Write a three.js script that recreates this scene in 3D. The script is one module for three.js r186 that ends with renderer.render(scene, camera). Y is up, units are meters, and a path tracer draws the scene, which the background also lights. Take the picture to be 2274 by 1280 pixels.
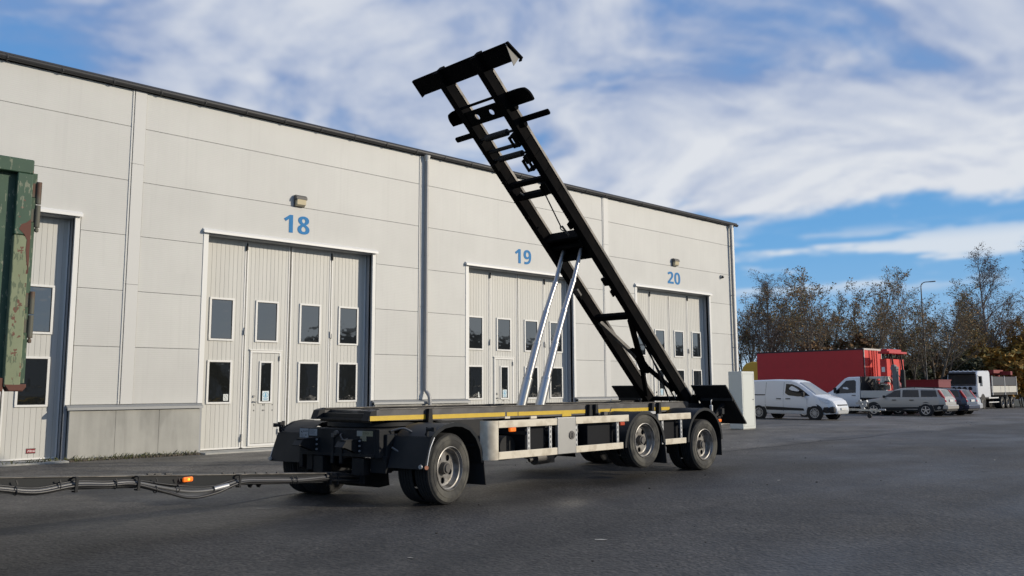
import * as THREE from 'three';
import { mergeGeometries, toCreasedNormals } from 'three/addons/utils/BufferGeometryUtils.js';
import { RoundedBoxGeometry } from 'three/addons/geometries/RoundedBoxGeometry.js';
import { FontLoader } from 'three/addons/loaders/FontLoader.js';
import { TextGeometry } from 'three/addons/geometries/TextGeometry.js';

// ---------------------------------------------------------------- camera, sky, sun, exposure
const scene = new THREE.Scene();
const camera = new THREE.PerspectiveCamera(38.14, 2274 / 1280, 0.1, 3000);
camera.position.set(0, 1.404, 0);
camera.rotation.order = 'YXZ';
camera.rotation.set(0.12024, -0.74565, -0.00483);
scene.add(camera);
const renderer = new THREE.WebGLRenderer({ antialias: true });
renderer.toneMapping = THREE.LinearToneMapping;
renderer.toneMappingExposure = 1.0;
renderer.shadowMap.enabled = true;

// seeded random + noise
function mulberry(a) { return () => { a |= 0; a = a + 0x6D2B79F5 | 0; let t = Math.imul(a ^ a >>> 15, 1 | a); t = t + Math.imul(t ^ t >>> 7, 61 | t) ^ t; return ((t ^ t >>> 14) >>> 0) / 4294967296; }; }
function h3(x, y, z) { let n = Math.imul(x, 374761393) ^ Math.imul(y, 668265263) ^ Math.imul(z, 2147483647 ^ 0x5bd1e995); n = Math.imul(n ^ (n >>> 13), 1274126177); return ((n ^ (n >>> 16)) >>> 0) / 4294967295; }
const sm = t => t * t * t * (t * (t * 6 - 15) + 10);
const lerp = (a, b, t) => a + (b - a) * t;
const clamp = (v, a = 0, b = 1) => Math.min(b, Math.max(a, v));
const step = (a, b, v) => { const t = clamp((v - a) / (b - a)); return t * t * (3 - 2 * t); };
function vnoise(x, y, z, per = 0) {
  const xi = Math.floor(x), yi = Math.floor(y), zi = Math.floor(z), fx = sm(x - xi), fy = sm(y - yi), fz = sm(z - zi);
  const w = per ? (v => ((v % per) + per) % per) : (v => v);
  const X0 = w(xi), X1 = w(xi + 1), Y0 = w(yi), Y1 = w(yi + 1);
  const a = lerp(lerp(h3(X0, Y0, zi), h3(X1, Y0, zi), fx), lerp(h3(X0, Y1, zi), h3(X1, Y1, zi), fx), fy);
  if (fz === 0) return a;
  const b = lerp(lerp(h3(X0, Y0, zi + 1), h3(X1, Y0, zi + 1), fx), lerp(h3(X0, Y1, zi + 1), h3(X1, Y1, zi + 1), fx), fy);
  return lerp(a, b, fz);
}
function fbm(x, y, z, oct, per = 0, gain = 0.5) { let s = 0, a = 1, t = 0, f = 1; for (let i = 0; i < oct; i++) { s += a * vnoise(x * f, y * f, z + i * 7, per ? per * f : 0); t += a; a *= gain; f *= 2; } return s / t; }

// the sky: blue air with broken cloud above about twelve degrees, small flat clouds below
{
  const SX = 37.7, cR = Math.cos(5.1), sR = Math.sin(5.1);   // where in the cloud field the view looks
  const W = 2048, H = 1024, d = new Float32Array(W * H * 4);
  for (let j = 0; j < H; j++) {
    const el = ((j + 0.5) / H - 0.5) * Math.PI, y = Math.sin(el), c = Math.cos(el), deg = el * 180 / Math.PI;
    for (let i = 0; i < W; i++) {
      const ph = ((i + 0.5) / W - 0.5) * 2 * Math.PI, x = c * Math.cos(ph), z = c * Math.sin(ph), o = (j * W + i) * 4;
      let r, g, b;
      if (deg < -0.5) { r = 0.11; g = 0.11; b = 0.115; }
      else {
        const t = clamp(deg / 40);
        r = lerp(0.20, 0.045, Math.pow(t, 0.55)); g = lerp(0.50, 0.17, Math.pow(t, 0.7)); b = lerp(0.80, 0.50, Math.pow(t, 0.9));
        const ga = Math.acos(clamp(x * 0.587 + y * 0.301 + z * 0.752, -1, 1)) * 180 / Math.PI, near = 0.62 * Math.exp(-(ga / 34) * (ga / 34));   // whiter air round the low sun
        const haze = Math.exp(-Math.max(deg, 0) / 3.4); r = lerp(r, 0.66, haze * 0.9); g = lerp(g, 0.72, haze * 0.9); b = lerp(b, 0.78, haze * 0.85);
        r = lerp(r, 0.86, near); g = lerp(g, 0.81, near); b = lerp(b, 0.72, near);
        const q = 1 / (Math.max(y, 0) + 0.12), px = (x * cR - z * sR) * q, pz = (x * sR + z * cR) * q;
        const wx = fbm(px * 0.7 + 3.1, pz * 0.7, 5, 3) - 0.5, wz = fbm(px * 0.7 + 9.7, pz * 0.7 + 4.2, 11, 3) - 0.5;
        const field = (ux, uz) => { const n = fbm(ux * 0.75 + wx * 1.7 + SX, uz * 0.75 + wz * 1.7 + 6.3, 21, 6, 0, 0.56), n2 = fbm(ux * 2.3 + wx * 2.0 + 31.7, uz * 2.3 + wz * 2.3 + 7.3, 41, 7, 0, 0.60), big = fbm(ux * 0.33 + SX, uz * 0.33 + 2.9, 61, 3); return [n * 0.50 + n2 * 0.30 + big * 0.20, n, n2]; };
        const [den, n, n2] = field(px, pz), [den2] = field(px + 0.10 * (0.615 * cR - 0.788 * sR), pz + 0.10 * (0.615 * sR + 0.788 * cR));
        const edge = step(10.8, 13.6, deg + (n - 0.5) * 12 + (n2 - 0.5) * 8);
        const cov = step(0.385, 0.54, den) * edge * 0.97;
        const az = Math.atan2(z, x) * 180 / Math.PI;
        const lo = fbm(az * 0.085 + 3.5, deg * 0.8 + 2.0, 77, 6, 0, 0.55);
        const cu = step(0.60, 0.70, lo) * step(5.5, 7.0, deg) * (1 - step(8.8, 10.5, deg)) * 0.9;
        const relief = clamp(0.5 + (den - den2) * 7.5), thick = clamp(step(0.40, 0.62, den) * 0.62 + relief * 0.50 - 0.27 + step(21, 12, deg) * 0.36);
        const cr = lerp(0.24, 0.75, thick), cg = lerp(0.335, 0.775, thick), cb = lerp(0.56, 0.82, thick);
        r = lerp(r, cr, cov); g = lerp(g, cg, cov); b = lerp(b, cb, cov);
        r = lerp(r, 0.72, cu); g = lerp(g, 0.77, cu); b = lerp(b, 0.83, cu);
      }
      d[o] = r; d[o + 1] = g; d[o + 2] = b; d[o + 3] = 1;
    }
  }
  const sky = new THREE.DataTexture(d, W, H, THREE.RGBAFormat, THREE.FloatType);
  sky.mapping = THREE.EquirectangularReflectionMapping; sky.magFilter = sky.minFilter = THREE.LinearFilter; sky.needsUpdate = true;
  scene.background = sky; scene.environment = sky;
}
// low autumn sun from behind the camera, to its right
const sun = new THREE.DirectionalLight(new THREE.Color().setRGB(1.0, 0.90, 0.75), 3.5);
sun.position.set(14 + 0.78 * 60, 0.40 * 60, -10 + 60);
sun.target.position.set(14, 0, -10);
sun.castShadow = true; sun.shadow.radius = 2.2; sun.shadow.mapSize.set(4096, 4096);
Object.assign(sun.shadow.camera, { left: -60, right: 60, top: 40, bottom: -40, near: 1, far: 220 });
scene.add(sun, sun.target);

// ---------------------------------------------------------------- helpers
const used = {};
function numbered(n) { const k = used[n] = (used[n] ?? -1) + 1; return k ? n + '_' + String(k).padStart(3, '0') : n; }
const shade = o => { o.traverse(m => { if (m.isMesh) { m.castShadow = true; m.receiveShadow = true; } }); return o; };
function tag(o, label, category, group) { o.userData.label = label; o.userData.category = category; if (group) o.userData.group = group; return o; }
function thing(name, label, category, p = [0, 0, 0], turn = 0, group) { const o = new THREE.Group(); o.name = numbered(name); o.position.set(...p); o.rotation.y = turn; tag(o, label, category, group); scene.add(o); return o; }
function sub(parent, name, p = [0, 0, 0], r = [0, 0, 0]) { const o = new THREE.Group(); o.name = name; o.position.set(...p); o.rotation.set(...r); parent.add(o); return o; }
function clean(g) { if (g.index) g = g.toNonIndexed(); for (const k of Object.keys(g.attributes)) if (!['position', 'normal', 'color'].includes(k)) g.deleteAttribute(k); if (!g.attributes.normal) g.computeVertexNormals(); return g; }
// uv in metres, laid on by the direction each face points
function boxUV(g) {
  const p = g.attributes.position, n = g.attributes.normal, uv = new Float32Array(p.count * 2);
  for (let i = 0; i < p.count; i += 3) {
    let nx = 0, ny = 0, nz = 0; for (let k = 0; k < 3; k++) { nx += n.getX(i + k); ny += n.getY(i + k); nz += n.getZ(i + k); }
    nx = Math.abs(nx); ny = Math.abs(ny); nz = Math.abs(nz);
    for (let k = 0; k < 3; k++) { const x = p.getX(i + k), y = p.getY(i + k), z = p.getZ(i + k), o = (i + k) * 2;
      if (nz >= nx && nz >= ny) { uv[o] = x; uv[o + 1] = y; } else if (nx >= ny) { uv[o] = z; uv[o + 1] = y; } else { uv[o] = x; uv[o + 1] = z; } }
  }
  g.setAttribute('uv', new THREE.BufferAttribute(uv, 2)); return g;
}
function geo(list) { const a = (Array.isArray(list) ? list : [list]).map(clean); return boxUV(a.length === 1 ? a[0] : mergeGeometries(a)); }
function part(parent, name, list, mat, p, r) { const m = new THREE.Mesh(list.isBufferGeometry && list.userData.done ? list : geo(list), mat); m.name = name; if (p) m.position.set(...p); if (r) m.rotation.set(...r); m.castShadow = m.receiveShadow = true; parent.add(m); return m; }
function share(list) { const g = geo(list); g.userData.done = true; return g; }
const place = (g, x, y, z, rx = 0, ry = 0, rz = 0) => { if (rx) g.rotateX(rx); if (ry) g.rotateY(ry); if (rz) g.rotateZ(rz); return g.translate(x, y, z); };
const bx = (w, h, d, x = 0, y = 0, z = 0, rx = 0, ry = 0, rz = 0) => place(new THREE.BoxGeometry(w, h, d), x, y, z, rx, ry, rz);
const cb = (w, h, d, x = 0, y = 0, z = 0, r = 0.01, rx = 0, ry = 0, rz = 0) => place(new RoundedBoxGeometry(w, h, d, 1, Math.min(r, w / 2.1, h / 2.1, d / 2.1)), x, y, z, rx, ry, rz);
const span = (x0, x1, y0, y1, z0, z1, r = 0) => r ? cb(x1 - x0, y1 - y0, z1 - z0, (x0 + x1) / 2, (y0 + y1) / 2, (z0 + z1) / 2, r) : bx(x1 - x0, y1 - y0, z1 - z0, (x0 + x1) / 2, (y0 + y1) / 2, (z0 + z1) / 2);
const V = (x, y, z) => new THREE.Vector3(x, y, z);
function rod(a, b, r, r2 = r, seg = 10) { const A = V(...a), B = V(...b), g = new THREE.CylinderGeometry(r2, r, A.distanceTo(B), seg, 1); g.applyQuaternion(new THREE.Quaternion().setFromUnitVectors(V(0, 1, 0), B.clone().sub(A).normalize())); const m = A.add(B).multiplyScalar(0.5); return g.translate(m.x, m.y, m.z); }
function bar(a, b, w, h, up = [0, 1, 0]) { const A = V(...a), B = V(...b), L = A.distanceTo(B), g = new THREE.BoxGeometry(L, h, w), X = B.clone().sub(A).normalize(), Z = X.clone().cross(V(...up)).normalize(), Y = Z.clone().cross(X); g.applyMatrix4(new THREE.Matrix4().makeBasis(X, Y, Z)); const m = A.add(B).multiplyScalar(0.5); return g.translate(m.x, m.y, m.z); }
const tube = (pts, r, n = 24, rs = 6) => new THREE.TubeGeometry(new THREE.CatmullRomCurve3(pts.map(p => V(...p))), n, r, rs, false);
function prism(pts, z0, z1, bevel = 0, holes = []) { const s = new THREE.Shape(pts.map(p => new THREE.Vector2(...p))); for (const h of holes) s.holes.push(h); const b = bevel; return new THREE.ExtrudeGeometry(s, { depth: z1 - z0 - 2 * b, bevelEnabled: b > 0, bevelThickness: b, bevelSize: b, bevelOffset: -b, bevelSegments: 1, curveSegments: 10 }).translate(0, 0, z0 + b); }
const hole = (x, y, r) => { const p = new THREE.Path(); p.absarc(x, y, r, 0, Math.PI * 2, true); return p; };
const lathe = (pts, seg = 40) => new THREE.LatheGeometry(pts.map(p => new THREE.Vector2(p[0], p[1])), seg).rotateX(Math.PI / 2);   // turned about z
function crease(g, a = 0.6) { return toCreasedNormals(clean(g), a); }

// ---------------------------------------------------------------- textures and materials
function tex(n, fn, srgb = true, rep = 1) {
  const d = new Uint8Array(n * n * 4);
  for (let j = 0; j < n; j++) for (let i = 0; i < n; i++) { const v = fn(i / n, j / n, i, j), o = (j * n + i) * 4; d[o] = v[0]; d[o + 1] = v[1]; d[o + 2] = v[2]; d[o + 3] = 255; }
  const t = new THREE.DataTexture(d, n, n, THREE.RGBAFormat); t.wrapS = t.wrapT = THREE.RepeatWrapping; t.magFilter = THREE.LinearFilter; t.minFilter = THREE.LinearMipmapLinearFilter; t.generateMipmaps = true;
  if (srgb) t.colorSpace = THREE.SRGBColorSpace; t.repeat.set(rep, rep); t.needsUpdate = true; return t;
}
const S = v => Math.round(255 * Math.pow(clamp(v), 1 / 2.2));                       // linear to a stored byte
function mat(c, rough = 0.7, metal = 0, extra = {}) { const { phys, ...e } = extra; const m = new (phys ? THREE.MeshPhysicalMaterial : THREE.MeshStandardMaterial)({ roughness: rough, metalness: metal, ...e }); if (c) m.color.setRGB(...c); return m; }
// mottled paint: base colour with fine grain and soft patches of dust
function mottled(c, dust, amt, n = 256, seed = 1, f = 6) { return tex(n, (u, v) => { const a = fbm(u * f, v * f, seed, 5, f), b = vnoise(u * 64, v * 64, seed + 3, 64); const k = clamp((a - 0.42) * 3.2) * amt + (b - 0.5) * 0.12 * amt; return [0, 1, 2].map(i => S(lerp(c[i], dust[i], clamp(k)))); }); }
const grainTex = tex(256, (u, v) => { const a = fbm(u * 8, v * 8, 91, 5, 8); const b = 70 + 150 * a; return [b, b, b]; }, false);
// ---------------------------------------------------------------- ground
const gh = (x, z) => -0.011 * Math.max(0, Math.min(x, 115) - 31 + 1.5 * Math.exp(-Math.abs(x - 31) / 3) * 0);
{
  const asphalt = tex(2048, (u, v) => {
    const coarse = fbm(u * 10, v * 10, 3, 4, 10), st = vnoise(u * 560, v * 560, 17, 560), s2 = vnoise(u * 300, v * 300, 19, 300), gr = h3(Math.floor(u * 1024), Math.floor(v * 1024), 5), med = fbm(u * 60, v * 60, 8, 3, 60);
    let k = 0.035 * (0.70 + 0.60 * coarse) * (0.44 + 1.12 * st) * (0.68 + 0.64 * s2) * (0.74 + 0.52 * med);
    if (gr > 0.993) k *= 2.0; if (gr < 0.02) k *= 0.5;
    return [S(k * 1.03), S(k * 0.95), S(k * 0.84)];
  });
  const bump = tex(1024, (u, v) => { const a = fbm(u * 210, v * 210, 23, 3, 210), b = 255 * a; return [b, b, b]; }, false);
  const damp = tex(512, (u, v) => { const a = fbm(u * 6, v * 6, 41, 5, 6), b = 255 * clamp(0.62 + 0.55 * (a - 0.45)); return [b, b, b]; }, false); damp.repeat.set(1 / 17, 1 / 9);
  asphalt.repeat.set(1 / 12, 1 / 12); bump.repeat.set(1 / 6, 1 / 6);
  const ax = [], az = [];
  for (let x = -3; x < 46; x += 0.28) ax.push(x); for (let x = 46, s = 0.5; x < 900; x += s, s *= 1.13) ax.push(x); for (let x = -3.3, s = 0.4; x > -500; x -= s, s *= 1.25) ax.unshift(x);
  for (let z = -22; z < 1; z += 0.25) az.push(z); for (let z = 1, s = 0.5; z < 400; z += s, s *= 1.25) az.push(z); for (let z = -22.3, s = 0.4; z > -700; z -= s, s *= 1.18) az.unshift(z);
  const nx = ax.length, nz = az.length, P = new Float32Array(nx * nz * 3), C = new Float32Array(nx * nz * 3), U = new Float32Array(nx * nz * 2), I = [];
  for (let j = 0; j < nz; j++) for (let i = 0; i < nx; i++) {
    const o = j * nx + i, x = ax[i], z = az[j];
    P.set([x, gh(x, z), z], o * 3); U.set([x, z], o * 2);
    const wob = fbm(x * 0.35, z * 0.35, 201, 3) - 0.5, n1 = fbm(x * 0.22 + 5, z * 0.5 + 2, 211, 4), n2 = fbm(x * 0.9, z * 1.3, 223, 4);
    let k = 0.62 + 0.72 * n1 + 0.50 * (n2 - 0.5);
    const old = Math.max(step(-12.6, -14.4, z + wob * 1.6)*(1 - 0.35 * step(7, 13, x)), step(14.6, 16.2, x + wob * 3) * step(-10.6, -11.2, z + wob * 1.6 + (x - 16) * 0.02));   // older, paler surface by the wall and across the yard
    k *= lerp(1, 2.35 + 0.7 * (n2 - 0.5), old);
    const worn = step(0.55, 0.72, fbm(x * 0.5 + 9, z * 0.9 + 1, 231, 4)) * step(-6.5, -8.5, z) * (1 - old); k *= 1 + 0.75 * worn * (0.4 + 0.6 * step(11, 5, x));       // worn paler patches
    const oil = step(0.62, 0.72, fbm(x * 1.1 + 3, z * 1.6 + 8, 241, 3)); k *= 1 - 0.35 * oil;
    for (const [cx, cz, R] of [[20, 16, 24.5], [20, 16, 26.4], [-6, -40, 33.2], [-6, -40, 35.1]]) { const t = Math.abs(Math.hypot(x - cx, z - cz) - R); if (t < 0.24) k *= 1 - 0.20 * (1 - t / 0.24) * step(0.40, 0.62, fbm(x * 0.8, z * 0.8, 251, 3)); }   // rubbed tyre marks
    const seam = Math.abs(z + 11.05 + wob * 1.2 - (x - 16) * 0.012); if (x > 15 && x < 30 && seam < 0.16) k *= 0.62;
    C.set([k * 1.01, k, k * 0.985], o * 3);
  }
  for (let j = 0; j < nz - 1; j++) for (let i = 0; i < nx - 1; i++) { const a = j * nx + i, b = a + 1, c = a + nx, d = c + 1; I.push(a, c, b, b, c, d); }
  const g = new THREE.BufferGeometry(); g.setAttribute('position', new THREE.BufferAttribute(P, 3)); g.setAttribute('uv', new THREE.BufferAttribute(U, 2)); g.setAttribute('color', new THREE.BufferAttribute(C, 3)); g.setIndex(I); g.computeVertexNormals();
  const m = new THREE.Mesh(g, mat(null, 1.0, 0, { map: asphalt, roughnessMap: damp, bumpMap: bump, bumpScale: 0.011, vertexColors: true })); m.name = 'ground'; m.userData.kind = 'structure'; m.receiveShadow = true; scene.add(m);
}

// a tarred seam and a scraped pale line in the surface
function ribbon(name, pts, w, m, seed) {
  const r = mulberry(seed), c = new THREE.CatmullRomCurve3(pts.map(p => V(p[0], 0, p[1]))), n = 70, P = [], I = [];
  for (let i = 0; i <= n; i++) { const p = c.getPoint(i / n), t = c.getTangent(i / n), k = w * (0.35 + 1.1 * r()) * Math.min(1, 8 * Math.min(i, n - i) / n + 0.1); P.push(p.x - t.z * k, gh(p.x, p.z) + 0.004, p.z + t.x * k, p.x + t.z * k, gh(p.x, p.z) + 0.004, p.z - t.x * k); if (i < n) I.push(2 * i, 2 * i + 1, 2 * i + 2, 2 * i + 1, 2 * i + 3, 2 * i + 2); }
  const g = new THREE.BufferGeometry(); g.setAttribute('position', new THREE.BufferAttribute(new Float32Array(P), 3)); g.setIndex(I); const o = part(scene, name, g, m); o.userData.kind = 'structure'; return o;
}
ribbon('road_seam', [[15.6, -10.5], [17.2, -10.62], [18.8, -10.60], [20.6, -10.78], [22.8, -10.7], [25.5, -10.9]], 0.035, mat([0.012, 0.012, 0.012], 0.7, 0, { side: THREE.DoubleSide }), 3);
ribbon('road_marking', [[4.35, -10.05], [4.95, -10.27], [5.3, -10.42], [5.75, -10.57]], 0.022, mat([0.12, 0.115, 0.105], 0.9, 0, { side: THREE.DoubleSide }), 5);
ribbon('road_marking', [[4.62, -9.50], [4.73, -9.45], [4.86, -9.42]], 0.03, mat([0.16, 0.155, 0.14], 0.9, 0, { side: THREE.DoubleSide }), 6);

// ---------------------------------------------------------------- the workshop building
const ZW = -18.55, BAY = 7.744;
const wallTex = tex(512, (u, v) => { const a = fbm(u * 5, v * 5, 301, 5, 5), s = fbm(u * 40, v * 3, 307, 4, 0), st = step(0.62, 0.80, fbm(u * 70, v * 1.5, 311, 3, 0)), k = (0.545 + 0.06 * (a - 0.5) + 0.025 * (s - 0.5)) * (1 - 0.03 * st); return [S(k * 0.985), S(k * 0.978), S(k * 0.918)]; }); wallTex.repeat.set(1 / 4, 1 / 4);
const ribTex = tex(256, (u, v) => { const t = (v * 24) % 1, w = t < 0.5 ? 1 : 0, a = vnoise(u * 6, v * 24, 5, 24); const b = 120 + 70 * (0.5 - 0.5 * Math.cos(t * 2 * Math.PI)) + 30 * a; return [b, b, b]; }, false); ribTex.repeat.set(1, 1);
const mWall = [0, 1, 2].map(i => { const m = mat([0.965 + i * 0.018, 0.965 + i * 0.018, 0.965 + i * 0.016], 0.55, 0, { map: wallTex, bumpMap: ribTex, bumpScale: 0.0022 }); return m; });
const mJoint = mat([0.20, 0.20, 0.19], 0.9);
const mWhite = mat([0.70, 0.69, 0.65], 0.5, 0, { bumpMap: grainTex, bumpScale: 0.0008 });
const mTrim = mat([0.55, 0.545, 0.515], 0.5);
const mReveal = mat([0.30, 0.31, 0.32], 0.6);
const mGutter = mat([0.055, 0.055, 0.057], 0.4, 0.3);
const mBracket = mat([0.03, 0.03, 0.031], 0.7);
const mPipe = mat([0.30, 0.295, 0.285], 0.5, 0.25);
const mBlackGap = mat([0.012, 0.012, 0.012], 0.9);
const concTex = tex(512, (u, v) => { const a = fbm(u * 6, v * 6, 331, 5, 6), st = fbm(u * 26, v * 2.0, 337, 4, 0), dk = step(0.6, 0.8, fbm(u * 9, v * 3, 341, 4)), pit = h3(Math.floor(u * 512), Math.floor(v * 512), 9) > 0.992 ? 0.82 : 1; const k = (0.36 + 0.09 * (a - 0.5) + 0.10 * (st - 0.5)) * (1 - 0.16 * dk) * pit; return [S(k * 1.02), S(k), S(k * 0.90)]; }); concTex.repeat.set(1 / 3, 1 / 3);
const mConc = mat(null, 0.9, 0, { map: concTex, bumpMap: grainTex, bumpScale: 0.003 });
const leafTex = tex(512, (u, v) => { const a = fbm(u * 7, v * 3, 351, 5, 0), st = fbm(u * 50, v * 1.6, 357, 4, 0), k = 0.52 + 0.05 * (a - 0.5) + 0.09 * (st - 0.5); return [S(k * 1.0), S(k * 0.985), S(k * 0.905)]; }); leafTex.repeat.set(1 / 3, 1 / 5);
const mLeaf = mat(null, 0.5, 0, { map: leafTex });
const paneTex = tex(256, (u, v) => { const a = fbm(u * 3, v * 3, 371, 3, 3), b = 255 * a; return [b, b, b]; }, false); paneTex.repeat.set(1.1, 1.1);
const mPane = mat([0.014, 0.015, 0.014], 0.035, 0, { phys: true, ior: 2.33, clearcoat: 1, clearcoatRoughness: 0.03, bumpMap: paneTex, bumpScale: 0.004 });
const mRubberSeal = mat([0.02, 0.02, 0.02], 0.8);
const mNumber = mat([0.006, 0.165, 0.40], 0.7);
const mGalv = mat([0.40, 0.41, 0.42], 0.45, 0.6, { bumpMap: grainTex, bumpScale: 0.001 });
const mSill = mat([0.27, 0.275, 0.27], 0.55, 0.15);
const mHandle = mat([0.25, 0.25, 0.25], 0.35, 0.8);

const font = await new FontLoader().loadAsync('fonts/droid/droid_sans_bold.typeface.json');
function textGeo(str, w, h, d) { const g = new TextGeometry(str, { font, size: 1, depth: d, curveSegments: 8, bevelEnabled: false }); g.computeBoundingBox(); const b = g.boundingBox; g.translate(-b.min.x, -b.min.y, 0); g.scale(w / (b.max.x - b.min.x), h / (b.max.y - b.min.y), 1); return g; }

function canvasTex(w, h, draw) { const c = document.createElement('canvas'); c.width = w; c.height = h; const x = c.getContext('2d'); draw(x, w, h); const t = new THREE.CanvasTexture(c); t.colorSpace = THREE.SRGBColorSpace; return t; }
// a flat printed thing: thin plate whose front carries the print
function printed(parent, name, w, h, t, p, r = [0, 0, 0], rough = 0.6) { const g = new THREE.PlaneGeometry(w, h); const m = new THREE.Mesh(g, mat(null, rough, 0, { map: t })); m.name = name; m.position.set(...p); m.rotation.set(...r); m.receiveShadow = true; parent.add(m); return m; }
const stickerArrow = canvasTex(64, 80, (x) => { x.fillStyle = '#d8dcd8'; x.fillRect(0, 0, 64, 80); x.strokeStyle = '#333'; x.lineWidth = 4; x.beginPath(); x.arc(32, 32, 20, 0, 7); x.stroke(); x.beginPath(); x.moveTo(20, 44); x.lineTo(44, 22); x.lineTo(30, 34); x.stroke(); x.fillStyle = '#555'; x.fillRect(12, 60, 40, 3); x.fillRect(12, 67, 40, 3); });
const stickerBlue = canvasTex(64, 96, (x) => { x.fillStyle = '#cfd8d8'; x.fillRect(0, 0, 64, 96); x.strokeStyle = '#4d93b4'; x.lineWidth = 5; x.beginPath(); x.arc(32, 38, 25, 0, 7); x.stroke(); x.fillStyle = '#5c9fbd'; x.beginPath(); x.arc(32, 30, 9, 0, 7); x.fill(); x.fillRect(22, 40, 20, 16); x.fillStyle = '#3f87a9'; x.fillRect(8, 74, 48, 6); x.fillRect(14, 84, 36, 4); });
const redPlate = canvasTex(96, 56, (x) => { x.fillStyle = '#7a1a22'; x.fillRect(0, 0, 96, 56); x.strokeStyle = '#222'; x.lineWidth = 4; x.strokeRect(2, 2, 92, 52); x.fillStyle = '#f0e8e4'; x.font = 'italic bold 32px serif'; x.fillText('Flexi', 12, 39); });

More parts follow.
